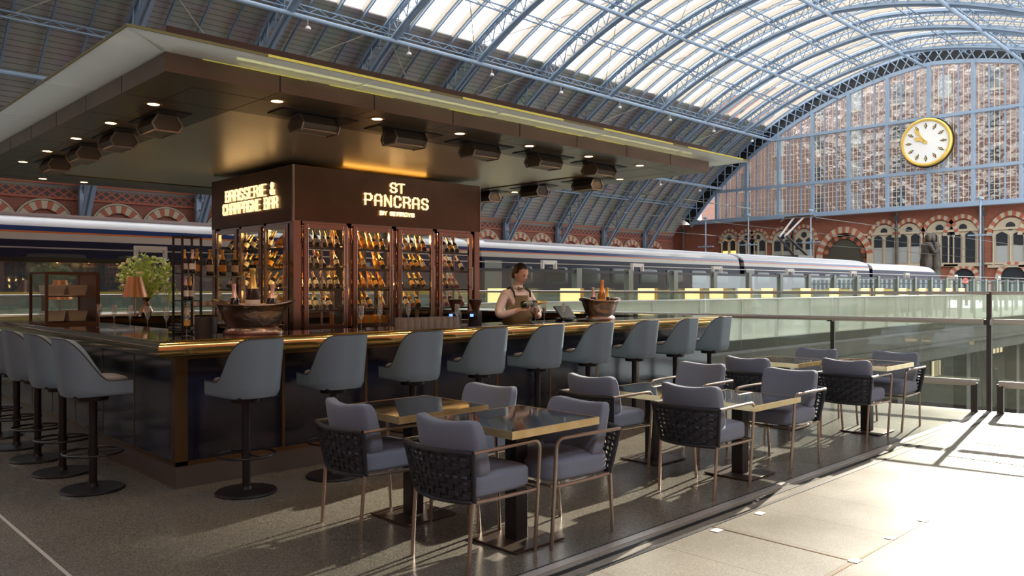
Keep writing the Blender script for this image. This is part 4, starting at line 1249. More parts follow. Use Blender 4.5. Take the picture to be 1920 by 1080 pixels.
def word(txt, centre, ax, H, W, gap, nm, th=1.15, space=.9):
    u = W / 4; v = H / 6; n = 0
    ws = [(space * W if c == ' ' else (W * .35 if c == 'I' else W)) for c in txt]
    tot = sum(ws) + gap * (len(txt) - 1)
    cur = -tot / 2
    ax = Vector(ax); nrm = Vector((ax.y, -ax.x, 0)); c = Vector(centre)
    for ch, w_ in zip(txt, ws):
        if ch != ' ':
            b = MB()
            off = cur - (W * .325 if ch == 'I' else 0)
            for st in GL[ch]:
                pts = [c + ax * (off + p[0] * u) + Vector((0, 0, p[1] * v - H / 2)) + nrm * .012 for p in st]
                for p, q in zip(pts[:-1], pts[1:]):
                    d = (q - p).normalized() * (u * th * .5)
                    b.bar(p - d, q + d, u * th, .022, up=nrm) if False else b.bar(p - d, q + d, .022, u * th, up=Vector((0, 0, 1)) if abs((q - p).normalized().z) < .9 else ax)
            b.build('letter', 'letter_glow', tw, smooth=False)
        cur += w_ + gap
FC = (SX0 + SX1) / 2
word('ST', (5.93, SY0 - .002, 2.80), (1, 0, 0), .11, .085, .035, 'lettering', .8)
word('PANCRAS', (5.93, SY0 - .002, 2.63), (1, 0, 0), .13, .088, .056, 'lettering', .8)
word('BY SEARCYS', (5.93, SY0 - .002, 2.475), (1, 0, 0), .042, .036, .018, 'lettering', space=.6)
word('BRASSERIE &', (SX0 - .002, SY0 + 1.06, 2.715), (0, -1, 0), .13, .088, .042, 'lettering', .66, space=.45)
word('CHAMPAGNE BAR', (SX0 - .002, SY0 + 1.06, 2.55), (0, -1, 0), .13, .078, .038, 'lettering', .66, space=.45)
# plinth and end posts
mb = MB(); mb.b2(SX0 + .05, SX1 - .05, SY0 + .05, SY1 - .05, 0, 1.0); mb.build('plinth', 'black', tw, smooth=False)
mb = MB(); mb.b2(SX0 - .06, SX1 + .06, SY0 - .10, SY1 + .06, 1.0, 1.04); mb.build('shelf', 'counter_black', tw, smooth=False)
for (x, y) in ((SX0 + .05, SY0 + .05), (SX1 - .05, SY0 + .05), (SX0 + .05, SY1 - .05), (SX1 - .05, SY1 - .05)):
    mb = MB(); mb.b2(x - .045, x + .045, y - .045, y + .045, 1.04, SZ0)
    mb.build('corner_post', 'copper_frame', tw, smooth=False)
mb = MB(); mb.b2(SX0 + 1.3, SX0 + 1.34, SY0 + .55, SY0 + 1.25, 1.04, SZ0); mb.build('core_panel', 'black', tw, smooth=False)

# wine cabinets: frame, door (> handle), glass, racks
def cabinet(w, h, label, loc, rz, fm, group=None):
    t = thing('wine_cabinet', label, 'wine cabinet', loc, rz, group)   # local: front faces -y, width along x, origin front bottom centre
    d = .42
    mb = MB()
    for s in (-1, 1):
        mb.b2(s * w / 2 - (0 if s < 0 else .03), s * w / 2 + (.03 if s < 0 else 0), .02, .05, 0, h)
        mb.b2(s * w / 2 - (0 if s < 0 else .02), s * w / 2 + (.02 if s < 0 else 0), d - .02, d, 0, h)
    mb.b2(-w / 2, w / 2, .02, d, h - .05, h); mb.b2(-w / 2, w / 2, .02, d, 0, .05)
    mb.build('frame', fm, t, smooth=False)
    mb = MB(); a = .055
    x0, x1 = -w / 2 + .035, w / 2 - .035; z0, z1 = .03, h - .03
    mb.b2(x0, x0 + a, -.015, .02, z0, z1); mb.b2(x1 - a, x1, -.015, .02, z0, z1); mb.b2(x0 + a, x1 - a, -.015, .02, z0, z0 + a); mb.b2(x0 + a, x1 - a, -.015, .02, z1 - a, z1)
    mb.b2(x0 + a - .008, x0 + a, -.021, -.015, z0 + a, z1 - a); mb.b2(x1 - a, x1 - a + .008, -.021, -.015, z0 + a, z1 - a)
    dr = mb.build('door', fm, t, smooth=False, bevel=.004)
    mb = MB(); mb.b2(x0 + a, x1 - a, -.004, .0, z0 + a, z1 - a); mb.build('glass', 'clear', dr, smooth=False)
    mb = MB(); mb.tube([(x1 - .027, -.05, h * .38), (x1 - .027, -.05, h * .62)], .009, 6); mb.b2(x1 - .033, x1 - .021, -.05, -.01, h * .40, h * .41); mb.b2(x1 - .033, x1 - .021, -.05, -.01, h * .59, h * .60); mb.build('handle', 'rail_steel', dr)
    for z in (h * .2, h * .8):
        mb = MB(); mb.b2(x0 - .0, x0 + .012, -.03, .0, z, z + .05); mb.build('hinge', 'rail_steel', dr, smooth=False)
    for k in range(1, 5):
        z = h * (k * .19)
        mb = MB()
        for j in range(5): mb.tube([(-w / 2 + .04, .06 + j * .075, z + j * .012), (w / 2 - .04, .06 + j * .075, z + j * .012)], .004, 5)
        mb.b2(-w / 2 + .03, w / 2 - .03, .05, .06, z - .012, z + .012)
        mb.build('rack', 'dark_steel', t, smooth=False)
    return t
CH = SZ0 - 1.04; cw = (SX1 - SX0 - .20) / 4
names4 = ['dark glazed wine cabinet nearest the corner on the front of the tower', 'amber lit wine cabinet, second from the corner on the front', 'wine cabinet directly under the glowing station name, third from the corner', 'rightmost wine cabinet on the front, train visible through its glass']
for k in range(4):
    cabinet(cw - .01, CH, names4[k], (SX0 + .10 + cw * (k + .5), SY0 + .02, 1.04), 0, 'copper_frame')
cl = (SY1 - SY0 - .2) / 3
names3 = ['wine cabinet next to the corner on the left face of the tower', 'middle wine cabinet on the left face of the tower', 'wine cabinet farthest left on the left face of the tower']
for k in range(3):
    cabinet(cl - .01, CH, names3[k], (SX0 + .02, SY0 + .10 + cl * (k + .5), 1.04), -PI / 2, 'steel_frame')
for (x, y, z, e) in ((SX0 + .45, SY0 + .5, 2.2, 7), (SX0 + 1.05, SY0 + .35, 2.2, 16), (SX0 + 1.75, SY0 + .35, 2.2, 7), (SX0 + 2.4, SY0 + .4, 2.2, 4), (SX0 + .35, SY0 + 1.3, 2.2, 5), (SX0 + .35, SY0 + .8, 1.5, 4), (SX0 + .07, SY0 + .12, 1.75, 1.8), (SX0 + .07, SY0 + .10 + cl, 1.75, 1.2), (SX0 + .07, SY0 + .10 + 2 * cl, 1.75, 1.0), (SX0 + .12, SY0 + .07, 1.6, 3), (SX0 + .1 + 2 * cw, SY0 + .06, 1.6, 2)):
    ld = bpy.data.lights.new('cabinet_lamp', 'POINT'); ld.energy = e; ld.color = (1, .58, .2); ld.shadow_soft_size = .04
    o = bpy.data.objects.new('cabinet_lamp', ld); C.objects.link(o); o.location = (x, y, z)

# bottles
BPROF = [(0.001, 0), (.038, 0), (.0415, .006), (.0425, .03), (.0425, .15), (.036, .185), (.022, .22), (.016, .25), (.015, .295), (.0175, .30), (.0175, .315), (.001, .316)]
def bottle_proto(gm, fm, lm, s=1.0, nm='champagne_bottle', seg=12):
    t = thing(nm, 'x', 'bottle', (0, 0, 0))
    mb = MB(); mb.lathe([(r * s, z * s) for r, z in BPROF], seg=seg); mb.build('glass_body', gm, t)
    mb = MB(); mb.lathe([(.0315 * s, .197 * s), (.0235 * s, .22 * s), (.0172 * s, .25 * s), (.0165 * s, .293 * s), (.0195 * s, .298 * s), (.0195 * s, .318 * s), (.001, .320 * s)], seg=seg); mb.build('foil', fm, t)
    mb = MB(); mb.lathe([(.0432 * s, .05 * s), (.0432 * s, .13 * s)], seg=seg, cap=False)
    mb.f = [f for f in mb.f if len(f) == 4]; mb.m = mb.m[:len(mb.f)]
    mb.build('label', lm, t)
    return t
protos = [bottle_proto('bottle_dark', 'gold_foil', 'cream'), bottle_proto('bottle_green', 'gold_foil', 'amber_label'), bottle_proto('bottle_amber', 'gold_foil', 'cream'),
          bottle_proto('bottle_rose', 'pink_foil', 'cream'), bottle_proto('bottle_dark', 'pink_foil', 'white_paint'), bottle_proto('bottle_amber', 'orange_foil', 'amber_label'), bottle_proto('bottle_green', 'gold_foil', 'train_grey')]
used = [False] * len(protos)
kinds = ['dark champagne bottle with gold foil', 'green champagne bottle with gold foil', 'amber champagne bottle with gold foil', 'pink champagne bottle', 'dark champagne bottle with pink foil', 'amber champagne bottle with orange foil', '']
def put_bottle(k, loc, rot, label, group=None, scale=1.0, cat='bottle'):
    if not used[k]:
        o = protos[k]; used[k] = True; o.location = loc; o.rotation_euler = rot; o['label'] = label
        if group: o['group'] = group
    else: o = dup(protos[k], loc, rot, label, group if group else None)
    if not group and 'group' in o: del o['group']
    o.scale = (scale,) * 3
    return o
CABN = ['corner cabinet', 'amber cabinet', 'third front cabinet', 'rightmost cabinet']
CABL = ['left-face corner cabinet', 'middle left-face cabinet', 'farthest left-face cabinet']
SHN = ['top', 'second', 'third', 'bottom']
rnd = random.Random(3)
for side, n, cwid, names in ((0, 4, cw, CABN), (1, 3, cl, CABL)):
    for c in range(n):
        for s in range(4):
            z = 1.04 + CH * ((4 - s) * .19) + .03
            nb = 6; cnt = 0
            ks = {(0, 0): [0, 4], (0, 1): [2, 5, 1], (0, 2): [1, 0, 2], (0, 3): [3, 3, 4, 1], (1, 0): [5, 0, 2], (1, 1): [0, 1], (1, 2): [0, 4]}[(side, c)]
            for j in range(nb):
                if rnd.random() < .14: continue
                k = rnd.choice(ks)
                t_ = -cwid / 2 + .10 + (cwid - .2) * j / (nb - 1)
                lean = R(-28 - rnd.random() * 8)
                lab = '%s bottle along the %s rack of the %s, %s' % (ORD[cnt], SHN[s], names[c], ['dark with gold foil', 'green with gold foil', 'amber with gold foil', 'pink', 'dark with pink foil', 'amber with orange foil'][k]); cnt += 1
                if side == 0: loc = (SX0 + .10 + cwid * (c + .5) + t_, SY0 + .13, z); rot = (lean, R(rnd.uniform(-8, 8)), 0)
                else: loc = (SX0 + .13, SY0 + .10 + cwid * (c + .5) - t_, z); rot = (lean, R(rnd.uniform(-8, 8)), -PI / 2)
                put_bottle(k, loc, rot, lab, 'bottles on the %s rack of the %s' % (SHN[s], names[c]), .72)
# boxes at the foot of the amber cabinet
g0 = None
for k in range(3):
    mb = MB(); mb.superbox((0, 0, .06), (.15, .13, .12), n=14, seg=6, m='amber_label')
    mb.b2(-.02, .02, -.067, .067, .0, .121, m='gold')
    tag(mb.build('gift_box'), 'orange gift box at the foot of the amber lit cabinet, %s of three' % ['left', 'middle', 'right'][k], 'box', None, (SX0 + .10 + cw * 1.5 - .18 + .18 * k, SY0 + .16, 1.095))

# ---------------------------------------------------------------- copper tub coolers
def tub(loc, rz, label, sc=1.0):
    t = thing('champagne_tub', label, 'wine cooler', loc, rz)
    prof = [(.24, 0), (.245, .015), (.225, .04), (.20, .055), (.235, .10), (.262, .17), (.275, .22)]
    def body(pr, inner=False):
        n = 32
        vs = []; fs = []
        for r, z in pr:
            for k in range(n):
                a = 2 * PI * k / n
                up = .035 * (math.cos(a) ** 2) ** 2 * (z / .22) ** 3
                fl = 1 + .10 * (z / .22) ** 6 * abs(math.cos(a))
                vs.append((r * math.cos(a) * 1.0 * fl, r * math.sin(a) * .62, z + up))
        for i in range(len(pr) - 1):
            for k in range(n):
                l = (k + 1) % n
                fs.append((i * n + k, i * n + l, (i + 1) * n + l, (i + 1) * n + k))
        return vs, fs
    mb = MB()
    vs, fs = body(prof + [(.295, .228), (.30, .236), (.27, .24), (.25, .21), (.20, .06)])
    mb.add(vs, fs); mb.add([(math.cos(2 * PI * k / 24) * .2, math.sin(2 * PI * k / 24) * .124, .07) for k in range(24)], [tuple(range(24))])
    mb.build('tub_body', 'hammered', t, ang=60)
    mb = MB(); mb.tube([(math.cos(2 * PI * k / 36) * .30 * (1 + .10 * abs(math.cos(2 * PI * k / 36))), math.sin(2 * PI * k / 36) * .186, .236 + .035 * math.cos(2 * PI * k / 36) ** 4) for k in range(36)], .009, 8, closed=True)
    mb.build('rolled_rim', 'hammered', t)
    t.scale = (sc, sc, sc)
    return t
T1 = (3.21, 6.52, CT - .003)
tub(T1, R(-44), 'copper bathtub-shaped champagne cooler near the bar corner', 1.06)
v = Vector((math.cos(R(-44)), math.sin(R(-44)), 0)); nn = Vector((-v.y, v.x, 0))
for k, (a, b_, kk, sc, lab) in enumerate([(-.15, 0, 4, 1.0, 'champagne bottle with pale pink neck at the left in the near copper tub'), (0.0, .0, 0, 1.42, 'large champagne bottle with gold neck standing tallest in the near copper tub'), (.13, .03, 4, 1.0, 'champagne bottle with pale neck at the right in the near copper tub')]):
    p = Vector(T1) + v * a + nn * b_
    put_bottle(kk, (p.x, p.y, T1[2] + .115), (R(rnd.uniform(-4, 4)), R(-5 if a < 0 else 5 if a > .05 else 0), R(-44)), lab, None, sc)
T2 = (7.72, 6.36, CT - .003)
tub(T2, R(0), 'copper bathtub-shaped champagne cooler far along the bar beside the till', 1.0)
for k, (a, kk, sc, lab) in enumerate([(-.12, 4, .95, 'champagne bottle with pink neck at the left in the far copper tub'), (.03, 5, 1.25, 'champagne bottle with orange neck and dark body in the far copper tub'), (.12, 0, .95, 'small champagne bottle at the right in the far copper tub')]):
    put_bottle(kk, (T2[0] + a, T2[1], T2[2] + .10), (0, R(a * 30), 0), lab, None, sc)

# ---------------------------------------------------------------- glassware
fg = thing('champagne_flute', 'x', 'glass', (0, 0, 0))
mb = MB(); mb.lathe([(.032, 0), (.032, .003), (.004, .008), (.0035, .09), (.006, .10), (.022, .14), (.026, .18), (.023, .235), (.0215, .235), (.0245, .18), (.020, .14), (.001, .105)], seg=12)
mat('glass_real', (1, 1, 1), 0.0, trans=1.0, ior=1.45)
glass('flute_glass', (0.93, 0.95, 0.94), 0.12, body=0.05, bodycol=(.8, .85, .85))
mb.build('bowl_and_stem', 'flute_glass', fg)
FL = []
for k in range(6): FL.append((2.64 + .012 * k, 8.74 - .41 * k, 'champagne flute on the left counter, %s from the display case' % ORD[k]))
FL += [(4.14, 6.26, 'champagne flute on the front counter left of the third stool'), (4.55, 6.55, 'champagne flute standing before the cabinet corner post'), (5.3, 6.26, 'champagne flute on the front counter left of the coffee grinder'), (4.95, 6.62, 'champagne flute beside the cluster of upturned tumblers'),
       (6.42, 6.22, 'champagne flute being filled nearest the bartender'), (6.58, 6.24, 'champagne flute right of the one being filled'), (6.95, 6.28, 'empty champagne flute in front of the till')]
for i, (x, y, lab) in enumerate(FL):
    if i == 0: fg.location = (x, y, CT - .004); fg['label'] = lab
    else:
        o = dup(fg, (x, y, CT - .004), 0, lab)
    if i in (10, 11):
        o2 = MB(); o2.lathe([(.001, .11), (.019, .142), (.023, .178), (.001, .18)], seg=12); o2.build('wine', 'bottle_amber', o)
tm = MB(); tm.lathe([(.001, .1), (.026, .1), (.034, 0), (.032, 0), (.024, .094), (.001, .094)], seg=10)
tm0 = tm.build('tumbler', 'flute_glass')
i = 0
for r_ in range(3):
    for c in range(9):
        o = tm0 if i == 0 else tm0.copy()
        if i: C.objects.link(o)
        tag(o, 'upturned glass tumbler, %s from the left in the %s row before the cabinets' % (ORD[c], ['front', 'middle', 'back'][r_]), 'glass', 'upturned tumblers on the front counter', (4.75 + .085 * c + .02 * r_, 6.42 + .085 * r_, CT - .004)); i += 1

# ---------------------------------------------------------------- bar-top things
# coffee grinders
def grinder(x, y, lab):
    t = thing('coffee_grinder', lab, 'coffee grinder', (x, y, CT - .004), R(-60))
    mb = MB(); mb.superbox((0, 0, .03), (.17, .22, .06), n=8, seg=6); mb.superbox((0, .03, .17), (.13, .15, .24), n=7, seg=6); mb.superbox((.0, -.05, .24), (.07, .1, .06), n=5, seg=5); mb.build('body', 'black', t)
    mb = MB(); mb.lathe([(.035, .28), (.04, .31), (.075, .39), (.078, .40), (.001, .405)], (0, .03, 0), 16); mb.build('hopper', 'wood_brown', t)
    mb = MB(); mb.lathe([(.08, .40), (.08, .415), (.001, .42)], (0, .03, 0), 16); mb.build('hopper_lid', 'black', t)
    mb = MB(); mb.b2(-.02, .02, -.102, -.095, .22, .25); mb.build('display', 'blue_led', t, smooth=False)
grinder(6.15, 6.95, 'black coffee grinder with brown bean hopper left of the bartender')
grinder(5.98, 7.12, 'second coffee grinder half hidden behind the first')
bpy.data.objects['coffee_grinder'].location.z = 1.0; bpy.data.objects['coffee_grinder.001'].location.z = 1.0
# inner work counter carrying the grinders and till
wc = thing('work_counter', 'dark work counter inside the bar behind the flutes', 'work counter', (0, 0, 0))
mb = MB(); mb.b2(5.72, 6.35, 6.83, 7.3, .05, .96); mb.build('cabinet', 'black', wc, smooth=False)
mb = MB(); mb.b2(5.70, 6.37, 6.81, 7.32, .96, 1.0); mb.build('worktop', 'counter_black', wc, smooth=False)
# till
tl = thing('till_screen', 'black touch-screen till seen from behind on the counter', 'till', (7.35, 6.62, CT - .004), R(10))
mb = MB(); mb.superbox((0, 0, .015), (.22, .16, .03), n=8, seg=5); mb.bar((0, .0, .02), (0, .03, .09), .05, .02); mb.build('stand', 'black', tl)
mb = MB(); mb.box((0, .0, .10), (.34, .02, .19), rot=Matrix.Rotation(R(-38), 3, 'X')); mb.build('screen', 'screen', tl, smooth=False, bevel=.005)
mb = MB(); mb.superbox((0, 0, .012), (.3, .2, .024), n=8, seg=5)
tag(mb.build('serving_tray', 'dark_steel'), 'dark tray lying beside the till before the far tub', 'tray', None, (7.45, 6.32, CT - .003), .2)
# card machine by the near corner and steel bin
t = thing('card_reader', 'dark grey payment terminal near the bar corner', 'card reader', (2.88, 7.25, CT - .004), R(30))
mb = MB(); mb.superbox((0, 0, .03), (.16, .2, .05), n=5, seg=6); mb.build('body', 'piping', t)
mb = MB(); mb.box((0, .03, .065), (.11, .1, .01), rot=Matrix.Rotation(R(12), 3, 'X')); mb.build('display', 'screen', t, smooth=False)
mb = MB(); mb.lathe([(.09, 0), (.1, .14), (.094, .14), (.085, .01), (.001, .01)], seg=20)
tag(mb.build('steel_container', 'dark_steel'), 'short round steel container left of the near copper tub', 'container', None, (3.0, 7.0, CT - .004))
# tall metal etagere at the corner
et = thing('display_tower', 'slim black metal display tower with bottles left of the sign tower', 'shelf', (2.87, 7.10, CT - .004), R(4))
W2 = .085; EH = .86
mb = MB()
for sx in (-W2, W2):
    for sy in (-W2, W2): mb.b2(sx - .008, sx + .008, sy - .008, sy + .008, 0, EH)
mb.b2(-W2, W2, -W2 - .008, -W2 + .008, EH - .016, EH); mb.b2(-W2, W2, W2 - .008, W2 + .008, EH - .016, EH); mb.b2(-W2 - .008, -W2 + .008, -W2, W2, EH - .016, EH); mb.b2(W2 - .008, W2 + .008, -W2, W2, EH - .016, EH)
mb.build('frame', 'black_iron', et, smooth=False)
for z in (.02, .28, .52):
    mb = MB(); mb.b2(-W2, W2, -W2, W2, z, z + .012); mb.build('shelf', 'train_glass', et, smooth=False)
for k, (dx, dy, z, kk, lab) in enumerate([(-.03, -.02, .292, 4, 'dark champagne bottle with pink foil on the middle shelf of the display tower'), (.05, .03, .292, 0, 'dark champagne bottle with gold foil on the middle shelf of the display tower'),
            (-.03, .0, .532, 0, 'dark champagne bottle with gold foil on the top shelf of the display tower'), (.05, -.02, .532, 4, 'champagne bottle with pink foil on the top shelf of the display tower'), (0, 0, .032, 1, 'green champagne bottle at the foot of the display tower')]):
    put_bottle(kk, (2.87 + dx * .8, 7.10 + dy, CT - .004 + z), (0, 0, 0), lab, None, .66)
# glass shelving unit with bottles and cups behind
su = thing('shelving_unit', 'glass and steel shelving left of the wine cabinets with bottles on top', 'shelf', (3.95, 9.0, 0), 0)
mb = MB()
for sx in (-.3, .3):
    for sy in (-.14, .14): mb.tube([(sx, sy, 0), (sx, sy, 1.70)], .012, 6)
mb.build('frame', 'rail_steel', su)
for z in (.2, .95, 1.15, 1.35, 1.69):
    mb = MB(); mb.b2(-.32, .32, -.16, .16, z - .012, z); mb.build('shelf', 'train_grey', su, smooth=False)
for k, x in enumerate((-.2, -.05, .1, .25)):
    put_bottle(0 if k % 2 else 1, (3.95 + x, 9.0, 1.692), (0, 0, 0), 'dark champagne bottle on top of the glass shelving, %s from the left' % ORD[k], None, .95)
cp_ = MB(); cp_.lathe([(.02, 0), (.034, .05), (.031, .05), (.018, .005), (.001, .005)], seg=10); cpo = cp_.build('coffee_cup', 'white_paint')
i = 0
for a in range(6):
    for b_ in range(2):
        o = cpo if i == 0 else cpo.copy()
        if i: C.objects.link(o)
        tag(o, 'white cup %s from the left in the %s row on the glass shelving' % (ORD[a], ['front', 'back'][b_]), 'cup', 'white cups on the shelving', (3.72 + .085 * a, 8.95 + .1 * b_, 1.351)); i += 1

# display case with baskets
dc = thing('display_case', 'brown framed glass display case on the left counter', 'display case', (2.62, 9.9, CT - .004), 0)
w2, d2, h2 = .25, .32, .57
mb = MB()
for sx in (-w2, w2):
    for sy in (-d2, d2): mb.b2(sx - .014, sx + .014, sy - .014, sy + .014, 0, h2)
for z in (.0, h2 - .02):
    mb.b2(-w2, w2, -d2 - .012, -d2 + .012, z, z + .025); mb.b2(-w2, w2, d2 - .012, d2 + .012, z, z + .025); mb.b2(-w2 - .012, -w2 + .012, -d2, d2, z, z + .025); mb.b2(w2 - .012, w2 + .012, -d2, d2, z, z + .025)
mb.build('frame', 'wood_brown', dc, smooth=False)
mb = MB(); mb.b2(-w2 + .012, w2 - .012, -d2 + .012, d2 - .012, .30, .315); mb.build('shelf', 'wood_brown', dc, smooth=False)
mb = MB(); mb.b2(-w2 + .014, w2 - .014, -d2 - .002, -d2 + .002, .02, h2 - .02); mb.b2(-w2 - .002, -w2 + .002, -d2 + .014, d2 - .014, .02, h2 - .02); mb.build('glass', 'clear', dc, smooth=False)
mb = MB(); mb.b2(w2 - .005, w2 + .03, -d2, d2, 0, h2); mb.build('side_panel', 'wood_brown', dc, smooth=False)
for k, (dx, z, lab) in enumerate([(-.12, .317, 'cream basket on the upper shelf of the display case, left one'), (.10, .317, 'tan basket on the upper shelf of the display case, right one'), (-.12, .03, 'cream basket at the bottom left of the display case'), (.10, .03, 'tan basket at the bottom right of the display case')]):
    mb = MB(); mb.add([(-.08, -.13, 0), (.08, -.13, 0), (.08, .13, 0), (-.08, .13, 0), (-.1, -.15, .11), (.1, -.15, .11), (.1, .15, .11), (-.1, .15, .11), (-.09, -.14, .11), (.09, -.14, .11), (.09, .14, .11), (-.09, .14, .11), (-.08, -.13, .03), (.08, -.13, .03), (.08, .13, .03), (-.08, .13, .03)],
        [(3, 2, 1, 0), (0, 1, 5, 4), (1, 2, 6, 5), (2, 3, 7, 6), (3, 0, 4, 7), (4, 5, 9, 8), (5, 6, 10, 9), (6, 7, 11, 10), (7, 4, 8, 11), (8, 9, 13, 12), (9, 10, 14, 13), (10, 11, 15, 14), (11, 8, 12, 15), (12, 13, 14, 15)])
    tag(mb.build('basket', 'cream' if dx < 0 else 'basket', smooth=False), lab, 'basket', None, (2.62 + dx, 9.88, CT + z))

# copper table lamps
def table_lamp(x, y, lab, sc=1.0):
    t = thing('table_lamp', lab, 'lamp', (x, y, CT - .004), 0)
    mb = MB(); mb.lathe([(.085, 0), (.085, .012), (.012, .03), (.01, .33), (.02, .34), (.001, .345)], seg=20); mb.build('stand', 'hammered', t)
    mb = MB(); mb.lathe([(.175, .27), (.09, .56), (.087, .56), (.172, .27)], seg=28, cap=False); mb.build('lamp_shade', 'shade_copper', t)
    mb = MB(); mb.superbox((0, 0, .40), (.06, .06, .08), n=2); mb.build('bulb', 'lamp_glow', t)
    t.scale = (sc,) * 3
table_lamp(4.10, 12.0, 'copper table lamp with glowing conical shade on the rear counter', 1.0)
table_lamp(3.15, 12.05, 'copper table lamp seen through the display case', .9)
# bouquet
bq = thing('flower_bouquet', 'large green and cream flower bouquet in a vase behind the lamp', 'flowers', (4.42, 12.45, CT - .004))
mb = MB(); mb.lathe([(.05, 0), (.09, .03), (.05, .12), (.035, .17), (.06, .22), (.001, .2)], seg=20); mb.build('vase', 'hammered', bq)
r2 = random.Random(5)
mb = MB(); st = MB(); fl = MB()
def sph():
    while True:
        v = Vector((r2.uniform(-1, 1), r2.uniform(-1, 1), r2.uniform(-1, 1)))
        if .2 < v.length < 1: return v
for k in range(420):
    v = sph(); p = Vector((v.x * .36, v.y * .3, v.z * .27 + .50))
    if k % 3 == 0: st.bar((0, 0, .18), p, .004)
    d = sph().normalized(); s = d.cross(Vector((.3, .2, 1))).normalized() * .018; L = .06 + r2.random() * .05
    mb.add([p, p + d * L * .5 + s, p + d * L, p + d * L * .5 - s + Vector((0, 0, .006))], [(0, 1, 2, 3)])
for k in range(70):
    v = sph().normalized(); p = Vector((v.x * .33, v.y * .28, v.z * .25 + .52)); fl.superbox(p, (.055, .055, .045), n=2, seg=3)
for k in range(14):
    a = r2.uniform(-.6, 1.2); p = Vector((.2 + .14 * r2.random(), .1 * math.sin(k), .42))
    mb.bar(p, p + Vector((.05 * r2.random(), 0, -.2 - .12 * r2.random())), .012, .003)
bq.scale = (1.2, 1.0, 1.15); mb.build('foliage', 'leaf', bq, smooth=False); st.build('stems', 'leaf', bq, smooth=False); fl.build('blossoms', 'flower', bq)
bpy.data.objects['foliage']['kind'] = 'stuff'; bpy.data.objects['blossoms']['kind'] = 'stuff'; bpy.data.objects['stems']['kind'] = 'stuff'
mb = MB(); mb.superbox((0, 0, .02), (.5, .3, .04), n=10, seg=5)
tag(mb.build('serving_tray', 'white_paint'), 'white tray on the rear counter left of the lamp', 'tray', None, (3.75, 11.95, CT - .003))
# ================================================================ BAR STOOLS
def make_stool():
    t = thing('bar_stool', 'x', 'bar stool', (0, 0, 0), 0)
    # U-shaped shell path: front right -> back -> front left ; forward is +x
    hw, xf, xb = .225, .23, -.235
    def path(s, shrink):                       # s in [-1,1]
        w = hw - shrink; b = xb + shrink; rc = .15
        # straight sides, round back corners
        Ls = (xf - (b + rc)); Lc = PI / 2 * rc; Lb = w - rc; T = Ls + Lc + Lb
        d = (1 - abs(s)) * T; sg = 1 if s >= 0 else -1
        if d < Ls: return (xf - d, sg * w)
        d -= Ls
        if d < Lc:
            a = d / rc; return (b + rc - rc * math.sin(a), sg * (w - rc + rc * math.cos(a)))
        d -= Lc
        return (b, sg * (w - rc - d))
    def top(s):
        x, y = path(s, 0)
        u = (x - xb) / (xf - xb)               # 0 back, 1 front
        e = max(0.0, min(1.0, (u - .02) / .62)); k = e * e * (3 - 2 * e)
        return 1.17 - k * .315 - .01 * abs(y / hw) ** 4
    zb = .735
    n = 44
    def outer(u, v):
        s = -1 + 2 * u; tp = top(s); z = zb + (tp - zb) * v
        f = (z - zb) / .44
        sh = .014 * (1 - min(f, 1)) + (.012 if v < .04 else 0)
        x, y = path(s, sh)
        back = max(0, (.12 - x) / .35)
        return (x - .035 * back * max(0, f) , y, z)
    def inner(u, v):
        s = -1 + 2 * u; tp = top(s); z = zb + .02 + (tp - zb - .02) * v
        f = (z - zb) / .44
        x, y = path(s, .045)
        back = max(0, (.12 - x) / .35)
        return (x - .035 * back * max(0, f), y, z)
    mb = MB(); mb.grid(outer, n, 10); o1 = len(mb.v); mb.grid(inner, n, 10)
    w = n + 1
    for i in range(n):
        a = 10 * w + i; mb.f.append((a, a + 1, o1 + a + 1, o1 + a)); mb.m.append(0)
        a = i; mb.f.append((a + 1, a, o1 + a, o1 + a + 1)); mb.m.append(0)
    for i in (0, n):
        for j in range(10):
            a = j * w + i; b = (j + 1) * w + i
            mb.f.append((a, b, o1 + b, o1 + a)); mb.m.append(0)
    mb.build('shell', 'leather', t, ang=50)
    mb = MB(); pts = []
    for i in range(n + 1):
        a = Vector(outer(i / n, 1)); b = Vector(inner(i / n, 1)); pts.append(a.lerp(b, .1) + Vector((0, 0, .003)))
    mb.tube(pts, .006, 6); mb.build('piping', 'piping', t)
    mb = MB(); mb.superbox((.035, 0, .805), (.37, .345, .125), n=7, seg=10, fn=lambda q: q + Vector((0, 0, .012 * (1 - (q.x / .24) ** 2) if q.z > 0 else 0)))
    mb.build('seat_cushion', 'leather_seat', t, ang=60)
    mb = MB(); mb.superbox((.015, 0, .738), (.40, .36, .025), n=8, seg=5); mb.cyl((0, 0, .69), .11, .04, 20); mb.build('seat_plate', 'black_iron', t)
    mb = MB(); mb.cyl((0, 0, .02), .030, .68, 20); mb.build('post', 'black_iron', t)
    mb = MB(); mb.lathe([(.225, 0), (.228, .008), (.22, .018), (.04, .026), (.032, .05)], seg=40); mb.build('base', 'black_iron', t)
    mb = MB(); mb.tube([(.21 * math.cos(a) + .0, .21 * math.sin(a), .29) for a in [2 * PI * k / 40 for k in range(40)]], .009, 8, closed=True)
    mb.tube([(-.21, 0, .29), (.21, 0, .29)], .008, 8); mb.cyl((0, 0, .265), .038, .05, 16); mb.build('footrest', 'black_iron', t)
    return t
stool = make_stool()
SF = [2.77, 3.53, 4.34, 5.14, 5.95, 6.76, 7.60, 8.44, 9.23]
for i, x in enumerate(SF):
    lab = '%s bar stool from the near corner along the front of the bar' % ORD[i]
    r_ = R(90 + [6, 0, -3, -2, 0, 1, -1, 2, 0][i])
    if i == 0: stool.location = (x, 5.74, 0); stool.rotation_euler = (0, 0, r_); stool['label'] = lab
    else: dup(stool, (x, 5.74, 0), r_, lab)
